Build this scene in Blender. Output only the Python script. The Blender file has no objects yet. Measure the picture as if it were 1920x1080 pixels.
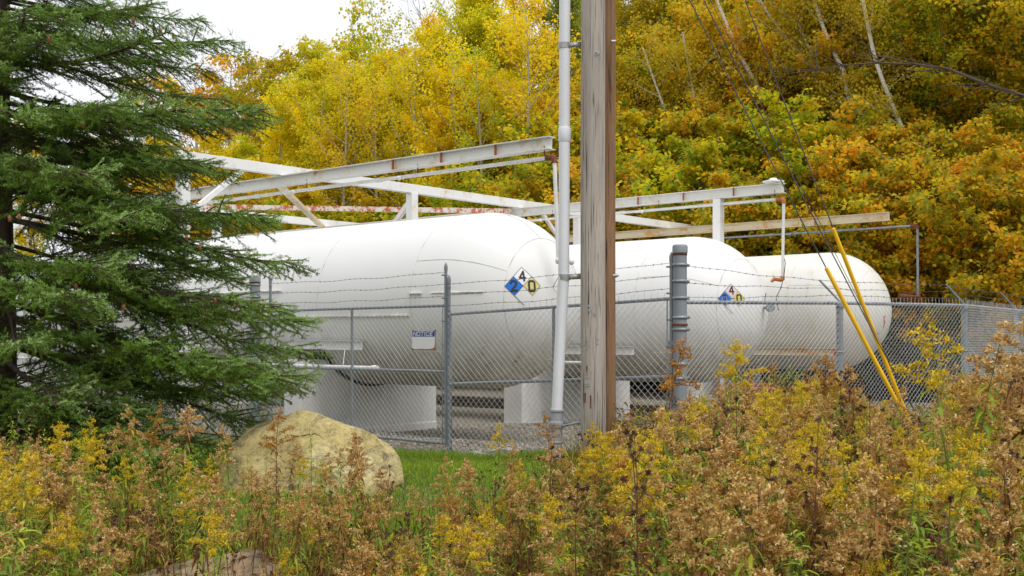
import bpy, math, random
import numpy as np
rng = np.random.default_rng(11); random.seed(11)
F = 2076.0; CX = 960.0; HY = 628.0; EYE = 1.75
U = np.array([-.764, .645, 0.]); V = np.array([.645, .764, 0.]); Z = np.array([0, 0, 1.])
sc = bpy.context.scene
C = sc.collection

# ------------------------------------------------------------------ helpers
def PQ(p, q, z): return p*V + q*U + np.array([0, 0, EYE+z])
def at(px, py, D): return np.array([(px-CX)/F*D, D, EYE+(HY-py)/F*D])
def onp(px, py, p):
    xr = (px-CX)/F; return at(px, py, p/(.645*xr+.764))
def pxof(P): return CX+P[0]/P[1]*F
def sstep(a, b, x):
    t = np.clip((np.asarray(x, float)-a)/(b-a), 0, 1); return t*t*(3-2*t)
def nrm(v):
    v = np.asarray(v, float); return v/(np.linalg.norm(v, axis=-1, keepdims=True)+1e-9)
def ground(x, y):
    x = np.asarray(x, float); y = np.asarray(y, float)
    p = .645*x+.764*y; q = -.764*x+.645*y
    fl = -1.55-.2*sstep(7.5, 11.5, q)
    g = -1.62+(fl+1.62)*sstep(7, 11, p)
    g = g+(-2.02-g)*sstep(12.5, 16.5, p)
    g = g-.2*sstep(18, 24, p)
    g = g+.34*sstep(24.95, 25.15, p)
    sl = .64-.50*sstep(9, 40, q)
    h = np.clip(p-31.5, 0, 200)
    g = g+sl*h*sstep(0, 2.5, h)*(1-.3*sstep(30, 150, h))
    g = g+.10*np.sin(x*.9+1.3)*np.sin(y*.8)*sstep(31, 36, p)
    g = g+.025*np.sin(x*1.7)*np.sin(y*1.3+.4)
    return g+EYE
def gz(P): return float(ground(P[0], P[1]))

class MB:
    def __init__(s): s.v = []; s.f = []; s.r = []; s.m = []; s.n = 0
    def add(s, v, f, r=0.5, m=0):
        v = np.asarray(v, float).reshape(-1, 3); f = np.asarray(f, np.int64)
        s.v.append(v); s.f.append(f+s.n)
        s.r.append(np.broadcast_to(np.asarray(r, float), (len(v),)).copy()); s.m.append(m); s.n += len(v)
    def mesh(s, name, mats, smooth=False):
        me = bpy.data.meshes.new(name)
        v = np.concatenate(s.v); me.vertices.add(len(v)); me.vertices.foreach_set('co', v.ravel())
        nl = sum(f.size for f in s.f); npoly = sum(len(f) for f in s.f)
        me.loops.add(nl); me.polygons.add(npoly)
        me.loops.foreach_set('vertex_index', np.concatenate([f.ravel() for f in s.f]).astype(np.int32))
        cnt = np.concatenate([np.full(len(f), f.shape[1]) for f in s.f])
        st = np.concatenate([[0], np.cumsum(cnt)[:-1]])
        me.polygons.foreach_set('loop_start', st.astype(np.int32))
        me.polygons.foreach_set('loop_total', cnt.astype(np.int32))
        me.polygons.foreach_set('material_index', np.concatenate([np.full(len(f), m) for f, m in zip(s.f, s.m)]).astype(np.int32))
        me.polygons.foreach_set('use_smooth', np.full(npoly, smooth))
        a = me.attributes.new('rnd', 'FLOAT', 'POINT'); a.data.foreach_set('value', np.concatenate(s.r).astype(np.float32))
        for m in (mats if isinstance(mats, (list, tuple)) else [mats]): me.materials.append(m)
        me.update(calc_edges=True); me.validate()
        return me
    def obj(s, name, mats, parent=None, smooth=False, **k):
        return link(name, s.mesh(name, mats, smooth), parent, **k)
    # shapes
    def box(s, c, ax, ay, az, r=.5, m=0, bev=0):
        c = np.asarray(c, float); ax, ay, az = (np.asarray(a, float) for a in (ax, ay, az))
        if bev:
            lx, ly, lz = (max(np.linalg.norm(a), 1e-6) for a in (ax, ay, az))
            bev = min(bev, lx*.45, ly*.45, lz*.45)
            vs = []
            for i in (-1, 1):
                for j in (-1, 1):
                    for k in (-1, 1):
                        for a in range(3):
                            w = [1-bev/lx, 1-bev/ly, 1-bev/lz]; w[a] = 1
                            # pull two axes in
                            w = [1 if b == a else (1-bev/(lx, ly, lz)[b]) for b in range(3)]
                            vs.append(c+i*ax*w[0]+j*ay*w[1]+k*az*w[2])
            idx = lambda i, j, k, a: (((i > 0)*4+(j > 0)*2+(k > 0))*3+a)
            q = []
            for sg in (-1, 1):
                q.append([idx(sg, -1, -1, 0), idx(sg, 1, -1, 0), idx(sg, 1, 1, 0), idx(sg, -1, 1, 0)])
                q.append([idx(-1, sg, -1, 1), idx(1, sg, -1, 1), idx(1, sg, 1, 1), idx(-1, sg, 1, 1)])
                q.append([idx(-1, -1, sg, 2), idx(1, -1, sg, 2), idx(1, 1, sg, 2), idx(-1, 1, sg, 2)])
            t = []
            for a in (-1, 1):
                for b in (-1, 1):
                    q.append([idx(a, b, -1, 0), idx(a, b, 1, 0), idx(a, b, 1, 1), idx(a, b, -1, 1)])
                    q.append([idx(a, -1, b, 0), idx(a, 1, b, 0), idx(a, 1, b, 2), idx(a, -1, b, 2)])
                    q.append([idx(-1, a, b, 1), idx(1, a, b, 1), idx(1, a, b, 2), idx(-1, a, b, 2)])
                    for d in (-1, 1): t.append([idx(a, b, d, 0), idx(a, b, d, 1), idx(a, b, d, 2)])
            s.add(vs, q, r, m); s.add(vs, t, r, m); return
        v = [c+i*ax+j*ay+k*az for i in (-1, 1) for j in (-1, 1) for k in (-1, 1)]
        s.add(v, [[0, 1, 3, 2], [4, 6, 7, 5], [0, 4, 5, 1], [2, 3, 7, 6], [0, 2, 6, 4], [1, 5, 7, 3]], r, m)
    def bar(s, a, b, w, h, up=Z, r=.5, m=0, bev=0):
        a = np.asarray(a, float); b = np.asarray(b, float); d = nrm(b-a)
        sd = nrm(np.cross(d, up)); u2 = np.cross(sd, d)
        s.box((a+b)/2, (b-a)/2, sd*w/2, u2*h/2, r, m, bev)
    def tube(s, pts, rad, n=10, r=.5, m=0, cap=True):
        pts = np.asarray(pts, float); k = len(pts)
        rad = np.broadcast_to(np.asarray(rad, float), (k,))
        d = np.gradient(pts, axis=0); d = nrm(d)
        ref = Z if abs(d[0][2]) < .9 else np.array([1., 0, 0])
        vs = []; a0 = nrm(np.cross(d[0], ref))
        ang = np.arange(n)*2*math.pi/n
        for i in range(k):
            a0 = nrm(a0-d[i]*np.dot(a0, d[i])); b0 = np.cross(d[i], a0)
            vs.append(pts[i]+rad[i]*(np.cos(ang)[:, None]*a0+np.sin(ang)[:, None]*b0))
        vs = np.concatenate(vs)
        i = np.arange(k-1)[:, None]*n; j = np.arange(n)[None]; j2 = (j+1) % n
        f = np.stack([i+j, i+j2, i+n+j2, i+n+j], -1).reshape(-1, 4)
        s.add(vs, f, r, m)
        if cap and n > 2:
            s.add(vs[:n], [list(range(n))[::-1]], r, m); s.add(vs[-n:], [list(range(n))], r, m)
    def lathe(s, base, prof, n=16, axis=Z, r=.5, m=0):
        base = np.asarray(base, float)
        s.tube([base+axis*(h+1e-5*i) for i, (h, _) in enumerate(prof)], [x for _, x in prof], n, r, m)
    def sphere(s, c, rr, n=10, r=.5, m=0):
        th = np.linspace(.02, math.pi-.02, n//2+2)
        s.tube([np.asarray(c)+Z*rr*math.cos(t) for t in th][::-1], [rr*math.sin(t) for t in th], n, r, m)
    def kites(s, P, d, nn, L, W, r, m=0, bend=0.0):
        P = np.asarray(P); d = nrm(d); sd = nrm(np.cross(d, nn)); N = len(P)
        L = np.broadcast_to(L, (N,))[:, None]; W = np.broadcast_to(W, (N,))[:, None]
        up = np.cross(sd, d)
        mid = P+d*L*.42
        v = np.stack([P, mid+sd*W/2+up*bend*L*.3, P+d*L-Z*bend*L, mid-sd*W/2+up*bend*L*.3], 1).reshape(-1, 3)
        f = np.arange(4*N).reshape(-1, 4)
        s.add(v, f, np.repeat(np.broadcast_to(r, (N,)), 4), m)
    def leaves2(s, P, d, L, W, droop, r, m=0):
        P = np.asarray(P); d = nrm(d); N = len(P); sd = nrm(np.cross(d, Z)+1e-4)
        L = np.broadcast_to(L, (N,))[:, None]; W = np.broadcast_to(W, (N,))[:, None]; dr = np.broadcast_to(droop, (N,))[:, None]
        m1 = P+d*L*.35-Z*dr*L*.08; m2 = P+d*L*.7-Z*dr*L*.35; t = P+d*L*.95-Z*dr*L*.8
        v = np.stack([P, m1+sd*W/2, m1-sd*W/2, m2+sd*W*.38, m2-sd*W*.38, t], 1).reshape(-1, 3)
        o = np.arange(N)[:, None]*6; rr = np.repeat(np.broadcast_to(r, (N,)), 6)
        base = s.n; s.add(v, o+np.array([[1, 3, 4, 2]]), rr, m)
        s.f.append(np.concatenate([o+np.array([[0, 1, 2]]), o+np.array([[3, 5, 4]])])+base); s.m.append(m)
        s.v.append(np.zeros((0, 3))); s.r.append(np.zeros(0))

def link(name, me, parent=None, label=None, cat=None, group=None, kind=None):
    o = bpy.data.objects.new(name, me); C.objects.link(o)
    if parent is not None: o.parent = parent
    tag(o, label, cat, group, kind); return o
def tag(o, label=None, cat=None, group=None, kind=None):
    if label: o['label'] = label
    if cat: o['category'] = cat
    if group: o['group'] = group
    if kind: o['kind'] = kind
    return o
def thing(name, loc, label, cat, group=None, rz=0):
    o = bpy.data.objects.new(name, None); C.objects.link(o); o.location = tuple(float(t) for t in loc); o.rotation_euler = (0, 0, rz)
    o.empty_display_size = .2
    return tag(o, label, cat, group)
def settle(root):
    """parts were modelled in world space: shift their vertices to the thing's origin"""
    def rec(o, off):
        for ch in [c for c in C.objects if c.parent == o]:
            ch.data.transform(__import__('mathutils').Matrix.Translation((-off[0], -off[1], -off[2]))); rec(ch, off)
    rec(root, root.location.copy())

# ------------------------------------------------------------------ materials
def ramp(nt, fac, stops, interp='LINEAR'):
    n = nt.nodes.new('ShaderNodeValToRGB'); cr = n.color_ramp; cr.interpolation = interp
    while len(cr.elements) > 1: cr.elements.remove(cr.elements[-1])
    cr.elements[0].position = stops[0][0]; cr.elements[0].color = (*stops[0][1], 1) if len(stops[0][1]) == 3 else stops[0][1]
    for p, c in stops[1:]:
        e = cr.elements.new(p); e.color = (*c, 1)
    nt.links.new(fac, n.inputs[0]); return n.outputs[0]
def noise(nt, co, scale, detail=4, rough=.55, stretch=None, dist=0):
    n = nt.nodes.new('ShaderNodeTexNoise'); n.inputs['Scale'].default_value = scale
    n.inputs['Detail'].default_value = detail; n.inputs['Roughness'].default_value = rough; n.inputs['Distortion'].default_value = dist
    if stretch:
        mp = nt.nodes.new('ShaderNodeMapping'); mp.inputs['Scale'].default_value = stretch
        nt.links.new(co, mp.inputs[0]); co = mp.outputs[0]
    nt.links.new(co, n.inputs['Vector']); return n.outputs['Fac']
def mixc(nt, fac, a, b, mode='MIX'):
    n = nt.nodes.new('ShaderNodeMix'); n.data_type = 'RGBA'; n.blend_type = mode
    for i, x in ((0, fac), (6, a), (7, b)):
        if hasattr(x, 'links') or isinstance(x, bpy.types.NodeSocket): nt.links.new(x, n.inputs[i])
        else: n.inputs[i].default_value = x if i == 0 else (*x, 1)
    return n.outputs[2]
def math_(nt, op, a, b=None, clamp=False):
    n = nt.nodes.new('ShaderNodeMath'); n.operation = op; n.use_clamp = clamp
    for i, x in ((0, a), (1, b)):
        if x is None: continue
        if isinstance(x, bpy.types.NodeSocket): nt.links.new(x, n.inputs[i])
        else: n.inputs[i].default_value = x
    return n.outputs[0]
def newmat(name):
    m = bpy.data.materials.new(name); m.use_nodes = True; nt = m.node_tree
    b = nt.nodes['Principled BSDF']; tc = nt.nodes.new('ShaderNodeTexCoord')
    return m, nt, b, tc.outputs['Object']
def bump(nt, b, h, strength=.3, dist=.01):
    n = nt.nodes.new('ShaderNodeBump'); n.inputs['Strength'].default_value = strength; n.inputs['Distance'].default_value = dist
    nt.links.new(h, n.inputs['Height']); nt.links.new(n.outputs[0], b.inputs['Normal'])
def simple(name, col, rough=.6, metal=0, var=.25, scale=6, bmp=.15, spec=None):
    m, nt, b, co = newmat(name)
    f = noise(nt, co, scale, 5)
    lo = tuple(c*(1-var) for c in col); hi = tuple(min(c*(1+var*.7), 1) for c in col)
    nt.links.new(ramp(nt, f, [(.3, lo), (.7, hi)]), b.inputs['Base Color'])
    b.inputs['Roughness'].default_value = rough; b.inputs['Metallic'].default_value = metal
    if spec is not None: b.inputs['Specular IOR Level'].default_value = spec
    if bmp: bump(nt, b, noise(nt, co, scale*6, 4), bmp, .004)
    return m
def rusty(name, paint, amt=.5, rust=(.30, .10, .03), scale=3.0, rough=.55, stretch=None):
    m, nt, b, co = newmat(name)
    f = noise(nt, co, scale, 7, .65, stretch); g = noise(nt, co, scale*7, 5, .6)
    k = math_(nt, 'ADD', math_(nt, 'MULTIPLY', f, .75), math_(nt, 'MULTIPLY', g, .25))
    msk = ramp(nt, k, [(amt, (0, 0, 0)), (amt+.035, (1, 1, 1))])
    pc = mixc(nt, noise(nt, co, 1.3, 4), tuple(c*.9 for c in paint), paint)
    halo = ramp(nt, k, [(amt-.09, (0, 0, 0)), (amt+.01, (.55, .55, .55))])
    pc = mixc(nt, halo, pc, (.62, .45, .24))
    rc = mixc(nt, g, rust, tuple(c*1.9 for c in rust))
    nt.links.new(mixc(nt, msk, pc, rc), b.inputs['Base Color'])
    b.inputs['Roughness'].default_value = rough
    bump(nt, b, g, .15, .003)
    return m
def leafmat(name, stops, trans=.35, rough=.6, objcol=False):
    m, nt, b, co = newmat(name)
    at_ = nt.nodes.new('ShaderNodeAttribute'); at_.attribute_name = 'rnd'
    col = ramp(nt, at_.outputs['Fac'], stops)
    if objcol:
        oi = nt.nodes.new('ShaderNodeObjectInfo'); col = mixc(nt, 1.0, col, oi.outputs['Color'], 'MULTIPLY')
    out = nt.nodes['Material Output']
    nt.links.new(col, b.inputs['Base Color']); b.inputs['Roughness'].default_value = rough
    b.inputs['Specular IOR Level'].default_value = .25
    tr = nt.nodes.new('ShaderNodeBsdfTranslucent'); nt.links.new(col, tr.inputs[0])
    mx = nt.nodes.new('ShaderNodeMixShader'); mx.inputs[0].default_value = trans
    nt.links.new(b.outputs[0], mx.inputs[1]); nt.links.new(tr.outputs[0], mx.inputs[2]); nt.links.new(mx.outputs[0], out.inputs[0])
    return m

def tank_paint():
    m, nt, b, co = newmat('tank_white_paint')
    geo = nt.nodes.new('ShaderNodeNewGeometry')
    big = noise(nt, co, .8, 5, .6); fine = noise(nt, co, 14, 5, .6); streak = noise(nt, co, 5, 6, .65, (1, 1, .22))
    base = mixc(nt, big, (.80, .80, .785), (.85, .85, .84))
    # run-down grime and blotchy mildew, plus belly shade painted in, darker towards the bottom
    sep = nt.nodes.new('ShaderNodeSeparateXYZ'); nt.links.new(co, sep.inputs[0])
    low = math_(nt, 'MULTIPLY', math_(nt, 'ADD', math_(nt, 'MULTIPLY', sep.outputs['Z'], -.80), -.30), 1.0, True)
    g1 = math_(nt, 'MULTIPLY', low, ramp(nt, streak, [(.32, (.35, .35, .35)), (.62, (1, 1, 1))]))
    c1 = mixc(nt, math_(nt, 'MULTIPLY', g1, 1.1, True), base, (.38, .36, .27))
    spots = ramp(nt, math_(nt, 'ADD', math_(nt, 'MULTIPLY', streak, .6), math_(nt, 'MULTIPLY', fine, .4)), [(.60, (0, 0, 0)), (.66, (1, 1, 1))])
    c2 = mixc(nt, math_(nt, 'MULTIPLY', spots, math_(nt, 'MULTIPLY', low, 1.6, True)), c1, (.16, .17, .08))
    sp2 = ramp(nt, noise(nt, co, 3.1, 8, .72), [(.66, (0, 0, 0)), (.72, (.35, .35, .35))])
    c3 = mixc(nt, sp2, c2, (.55, .52, .36))
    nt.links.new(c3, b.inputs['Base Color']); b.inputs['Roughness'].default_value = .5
    b.inputs['Specular IOR Level'].default_value = .35
    bump(nt, b, big, .08, .03)
    return m
def tank_yellowed():
    m, nt, b, co = newmat('tank_aged_white_paint')
    big = noise(nt, co, 1.1, 6, .65); st = noise(nt, co, 3, 7, .68, (1, 1, .18)); fine = noise(nt, co, 11, 5, .6)
    base = mixc(nt, big, (.74, .72, .66), (.82, .81, .78))
    y = ramp(nt, st, [(.53, (0, 0, 0)), (.76, (.6, .6, .6))])
    c = mixc(nt, y, base, (.66, .52, .24))
    sp = ramp(nt, math_(nt, 'ADD', math_(nt, 'MULTIPLY', fine, .5), math_(nt, 'MULTIPLY', st, .5)), [(.66, (0, 0, 0)), (.70, (1, 1, 1))])
    c = mixc(nt, sp, c, (.35, .25, .12))
    nt.links.new(c, b.inputs['Base Color']); b.inputs['Roughness'].default_value = .55
    return m
def wood(name, a, bcol, crack):
    m, nt, b, co = newmat(name)
    g = noise(nt, co, 1, 8, .7, (26, 26, .9)); g2 = noise(nt, co, 1, 5, .6, (70, 70, 2.2)); big = noise(nt, co, 1, 4, .6, (3, 3, .5))
    c = mixc(nt, g, a, bcol); c = mixc(nt, ramp(nt, big, [(.35, (0, 0, 0)), (.7, (.6, .6, .6))]), c, tuple(x*.62 for x in a))
    ck = ramp(nt, noise(nt, co, 1, 5, .6, (46, 46, .9), .4), [(.33, (1, 1, 1)), (.40, (0, 0, 0))])
    c = mixc(nt, ck, c, crack)
    ck2 = ramp(nt, g2, [(.32, (.7, .7, .7)), (.44, (0, 0, 0))])
    c = mixc(nt, ck2, c, tuple(x*1.6 for x in crack))
    nt.links.new(c, b.inputs['Base Color']); b.inputs['Roughness'].default_value = .9
    h = math_(nt, 'SUBTRACT', math_(nt, 'ADD', g, math_(nt, 'MULTIPLY', g2, .5)), ck)
    bump(nt, b, h, .9, .012); return m
def rockmat(name, cols, dark):
    m, nt, b, co = newmat(name)
    a = noise(nt, co, 1.3, 6, .6); st = noise(nt, co, 3.2, 9, .7, (1, .8, 1.9), 1.6); fn = noise(nt, co, 24, 6, .65)
    c = ramp(nt, a, [(.3, cols[0]), (.5, cols[1]), (.7, cols[2])])
    c = mixc(nt, ramp(nt, st, [(.38, (1, 1, 1)), (.50, (0, 0, 0))]), c, dark)
    c = mixc(nt, ramp(nt, fn, [(.35, (.45, .45, .45)), (.6, (0, 0, 0))]), c, tuple(x*.8 for x in dark))
    nt.links.new(c, b.inputs['Base Color']); b.inputs['Roughness'].default_value = .9
    bump(nt, b, math_(nt, 'ADD', math_(nt, 'MULTIPLY', st, .8), math_(nt, 'MULTIPLY', fn, .35)), .8, .05); return m
def gravelmat():
    m, nt, b, co = newmat('gravel')
    v = nt.nodes.new('ShaderNodeTexVoronoi'); v.inputs['Scale'].default_value = 26; nt.links.new(co, v.inputs['Vector'])
    c = ramp(nt, v.outputs['Color'], [(.1, (.09, .08, .065)), (.5, (.19, .17, .14)), (.9, (.34, .31, .26))])
    c = mixc(nt, noise(nt, co, .9, 4), c, (.20, .17, .11), 'MIX')
    nt.links.new(c, b.inputs['Base Color']); b.inputs['Roughness'].default_value = .95
    bump(nt, b, v.outputs['Distance'], .8, .02); return m
def groundmat():
    m, nt, b, co = newmat('meadow_and_hill_soil')
    a = noise(nt, co, .6, 5); f = noise(nt, co, 22, 6, .7)
    c = mixc(nt, f, (.045, .035, .015), (.15, .095, .035)); g = mixc(nt, f, (.04, .07, .012), (.12, .17, .035))
    c = mixc(nt, ramp(nt, a, [(.42, (0, 0, 0)), (.6, (.7, .7, .7))]), c, g)
    nt.links.new(c, b.inputs['Base Color']); b.inputs['Roughness'].default_value = 1
    bump(nt, b, f, .8, .05); return m
def barkmat(name, c1, c2, birch=False):
    m, nt, b, co = newmat(name)
    c = mixc(nt, noise(nt, co, 1, 6, .65, (9, 9, 1.2)), c1, c2)
    if birch:
        c = mixc(nt, ramp(nt, noise(nt, co, 1, 5, .7, (2.5, 2.5, 13)), [(.60, (0, 0, 0)), (.66, (1, 1, 1))]), c, (.03, .022, .015))
    nt.links.new(c, b.inputs['Base Color']); b.inputs['Roughness'].default_value = .85
    bump(nt, b, noise(nt, co, 1, 6, .7, (14, 14, 3)), .6, .03); return m

M = {}
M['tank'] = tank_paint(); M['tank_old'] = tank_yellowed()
M['seam'] = simple('weld_seam_dirt', (.70, .68, .61), .8, var=.5, scale=5)
M['white'] = rusty('white_painted_steel', (.88, .88, .87), .64, rust=(.36, .14, .04), scale=2.0)
M['beam'] = rusty('weathered_grey_white_beam', (.85, .85, .81), .615, rust=(.36, .13, .03), scale=1.7)
M['beam_rust'] = rusty('yellowed_rusting_beam', (.76, .68, .50), .545, rust=(.46, .22, .05), scale=1.6, stretch=(1, 1, 2.4))
M['redrust'] = rusty('flaking_white_red_rust', (.78, .74, .70), .50, rust=(.34, .07, .03), scale=6)
M['pipe'] = simple('white_pipe_paint', (.78, .78, .76), .5, var=.12)
M['rust'] = simple('rust', (.20, .065, .04), .9, var=.5, scale=20)
M['orange_rust'] = simple('orange_rust', (.50, .16, .06), .9, var=.4, scale=20)
M['galv'] = simple('galvanised_steel', (.30, .33, .36), .5, .45, var=.35, scale=9)
M['galvd'] = rusty('galvanised_post_with_rust', (.27, .30, .33), .66, rust=(.20, .08, .03), scale=2.4)
M['wire'] = simple('chain_link_wire', (.62, .63, .64), .45, .1, var=.2, scale=3, bmp=0)
M['barb'] = simple('barbed_wire_steel', (.11, .10, .09), .8, .2, var=.4, scale=12, bmp=0)
M['cable'] = simple('guy_cable_steel', (.09, .09, .085), .6, .4, var=.3, scale=12, bmp=0)
M['yellow'] = simple('yellow_plastic', (.92, .52, .005), .45, var=.12, scale=3, bmp=.05)
M['concrete'] = simple('whitewashed_concrete', (.76, .75, .725), .9, var=.13, scale=1.6, bmp=.3)
M['pad'] = simple('black_rubber_pad', (.012, .012, .013), .8, var=.2)
M['pvc'] = simple('light_grey_pvc', (.82, .83, .87), .45, var=.05, scale=3, bmp=.02)
M['pvcd'] = simple('darker_grey_pvc', (.36, .37, .39), .55, var=.16, scale=8)
M['zinc'] = simple('zinc_bracket', (.42, .42, .40), .45, .6, var=.2)
M['poleg'] = wood('weathered_grey_wood', (.38, .32, .275), (.70, .635, .565), (.035, .025, .02))
M['poleb'] = wood('brown_treated_wood', (.24, .125, .06), (.44, .26, .14), (.04, .018, .01))
M['blue'] = simple('sign_blue', (.0, .18, .72), .5, var=.05, bmp=0)
M['navy'] = simple('notice_blue', (.004, .06, .36), .45, var=.05, bmp=0)
M['signwhite'] = simple('sign_white', (.90, .90, .90), .5, var=.03, bmp=0)
M['signyellow'] = simple('faded_sign_yellow', (.78, .70, .28), .5, var=.08, bmp=0)
M['yellow2'] = simple('sign_yellow', (.80, .68, .10), .5, var=.08, bmp=0)
M['pink'] = simple('faded_red_sign', (.78, .62, .61), .5, var=.05, bmp=0)
M['black'] = simple('dark_lettering', (.035, .025, .02), .6, var=.3, scale=30, bmp=0)
M['red'] = simple('red_paint', (.50, .02, .03), .5, var=.2)
M['dkred'] = simple('dark_red_machine_paint', (.16, .015, .015), .6, var=.4)
M['timber'] = wood('dark_timber', (.09, .07, .055), (.17, .14, .11), (.02, .015, .01))
M['boulder'] = rockmat('yellow_sandstone', [(.34, .27, .10), (.60, .48, .19), (.74, .65, .38)], (.19, .155, .085))
M['rock2'] = rockmat('grey_and_orange_rock', [(.34, .28, .20), (.42, .30, .17), (.42, .17, .06)], (.16, .11, .07))
M['whiterock'] = rockmat('pale_rock', [(.55, .53, .50), (.68, .66, .62), (.75, .73, .70)], (.40, .37, .32))
M['gravel'] = gravelmat(); M['ground'] = groundmat()
M['stones'] = leafmat('gravel_stones', [(0, (.10, .09, .07)), (.5, (.23, .20, .165)), (1, (.48, .44, .38))], 0, .9)
M['bark'] = barkmat('grey_bark', (.09, .075, .06), (.24, .21, .18)); M['birchbark'] = barkmat('birch_bark', (.50, .46, .40), (.75, .71, .64), True)
M['aspenbark'] = barkmat('aspen_bark', (.30, .27, .20), (.58, .53, .42), True)
M['sprbark'] = barkmat('spruce_bark', (.045, .03, .02), (.11, .075, .05))
W = (1, 1, 1)
M['leaf'] = leafmat('autumn_leaves', [(0, (.62, .72, .6)), (.35, (.85, .90, .8)), (.75, (1, 1, 1)), (1, (1.0, .86, .7))], .55, .55, True)
M['leafmix'] = leafmat('turning_leaves', [(0, (.26, .38, .05)), (.30, (.46, .52, .04)), (.55, (.82, .68, .03)), (.85, (.94, .62, .025)), (1, (.90, .42, .05))], .55, .55, True)
M['needle'] = leafmat('spruce_needles', [(0, (.050, .066, .006)), (.3, (.090, .145, .010)), (.6, (.155, .27, .022)), (.82, (.27, .45, .085)), (1, (.42, .60, .20))], .2, .5)
M['grass'] = leafmat('lawn_grass', [(0, (.12, .25, .014)), (.6, (.28, .46, .03)), (.86, (.46, .52, .05)), (1, (.66, .52, .16))], .35, .5)
M['wstem_b'] = simple('dry_stem', (.16, .08, .035), .8, var=.4, scale=9, bmp=0); M['wstem_g'] = simple('green_stem', (.19, .20, .04), .7, var=.4, scale=9, bmp=0)
M['wl_brown'] = leafmat('withered_weed_leaves', [(0, (.06, .020, .006)), (.45, (.16, .058, .014)), (.72, (.44, .21, .055)), (.88, (.36, .38, .05)), (1, (.46, .48, .06))], .3)
M['wl_green'] = leafmat('green_weed_leaves', [(0, (.14, .26, .035)), (.5, (.30, .44, .045)), (.8, (.56, .60, .05)), (1, (.75, .58, .05))], .42)
M['pl_tan'] = leafmat('tan_seed_fluff', [(0, (.26, .10, .016)), (.45, (.56, .335, .085)), (.8, (.86, .64, .30)), (1, (1.0, .85, .52))], .35, .9)
M['pl_gold'] = leafmat('golden_plume', [(0, (.30, .26, .015)), (.45, (.70, .50, .02)), (.8, (.90, .66, .05)), (1, (.95, .80, .20))], .3, .8)
M['pl_rust'] = leafmat('rusty_plume', [(0, (.24, .095, .018)), (.5, (.50, .24, .04)), (1, (.82, .52, .15))], .3, .8)
M['under'] = leafmat('undergrowth', [(0, (.035, .022, .01)), (.3, (.11, .06, .02)), (.55, (.10, .14, .02)), (.8, (.28, .27, .03)), (1, (.52, .32, .03))], .35)
M['meadow'] = leafmat('meadow_litter', [(0, (.05, .018, .005)), (.42, (.15, .062, .014)), (.64, (.46, .27, .075)), (.78, (.22, .32, .035)), (1, (.50, .50, .05))], .35)
M['cone'] = simple('spruce_cone', (.26, .095, .04), .8, var=.4, scale=30, bmp=0)

# ------------------------------------------------------------------ ground sheets (a lattice in the yard's own directions)
def sheet(name, ps, qs, mat, off, **k):
    pp, qq = np.meshgrid(ps, qs, indexing='ij'); x = .645*pp-.764*qq; y = .764*pp+.645*qq
    v = np.stack([x, y, ground(x, y)+off], -1).reshape(-1, 3); n = len(qs)
    i = np.arange(len(ps)-1)[:, None]*n; j = np.arange(n-1)[None]
    f = np.stack([i+j, i+n+j, i+n+j+1, i+j+1], -1).reshape(-1, 4)
    b = MB(); b.add(v, f); return b.obj(name, mat, None, True, **k)
ps = np.concatenate([np.linspace(-700, -20, 12), np.arange(-18, 24.9, .6), [24.95, 25.05, 25.15], np.arange(25.6, 48, .6), np.arange(49, 110, 3), np.linspace(115, 800, 12)])
qs = np.concatenate([np.linspace(-700, -25, 12), np.arange(-20, 60, .8), np.arange(62, 120, 4), np.linspace(125, 800, 10)])
sheet('ground', ps, qs, M['ground'], 0, kind='structure')
gp = ps[(ps > 11.55) & (ps < 31)]; gq = qs[(qs > -4) & (qs < 45)]
gp = np.concatenate([[11.45], gp[1:]])
sheet('gravel_yard', gp, gq, M['gravel'], .022, kind='structure')

# ------------------------------------------------------------------ tanks
def tank(Cc, R, far, mat, label, yellowed=False):
    root = thing('gas_storage_tank', (Cc[0], Cc[1], gz(Cc)), label, 'gas tank', 'white gas storage tanks')
    b = MB(); n = 96; pr = []
    for t in np.linspace(.01, math.pi/2, 26): pr.append((-R*math.cos(t), R*math.sin(t)))
    for s_ in np.linspace(0, far, 12)[1:-1]: pr.append((s_, R))
    for t in np.linspace(math.pi/2, .01, 26): pr.append((far+R*math.cos(t), R*math.sin(t)))
    # local frame centred on the axis at the near head so that object Z is height over the axis
    org = np.zeros(3)
    b.tube([org+U*h for h, _ in pr], [r for _, r in pr], n)
    sh = b.obj('shell', mat, root, True); sh.location = (0, 0, Cc[2]-gz(Cc))
    s = MB()
    def ring(al_pts): s.tube(al_pts, .006, 5, cap=False)
    an = np.linspace(0, 2*math.pi, 97)
    for h in [.5]+list(np.arange(3.0, far, 2.6)):
        ring([U*h+R*1.0*(V*math.cos(a)+Z*math.sin(a)) for a in an])
    ca = math.radians(42)
    ring([-U*R*math.cos(ca)+R*math.sin(ca)*(V*math.cos(a)+Z*math.sin(a)) for a in an])
    for k in range(6):
        a = math.radians(35+k*60); e = V*math.cos(a)+Z*math.sin(a)
        ring([-U*R*math.cos(t)+e*R*math.sin(t) for t in np.linspace(ca, math.pi/2, 14)]+[U*.5+e*R])
    w = s.obj('weld_seam', M['seam'], root, True); w.location = sh.location
    return root, sh
R1, R2, R3 = 1.60, 1.65, 1.61
C1 = np.array([-.356, 20.23, EYE+.625]); C2 = np.array([4.106, 25.07, EYE+.563]); C3 = np.array([8.71, 30.35, EYE+.64])
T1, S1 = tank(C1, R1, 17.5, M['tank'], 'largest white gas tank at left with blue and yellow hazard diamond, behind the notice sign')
T2, S2 = tank(C2, R2, 17.5, M['tank'], 'middle white gas tank seen right of the wooden pole, with pink, blue and yellow diamond')
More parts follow.
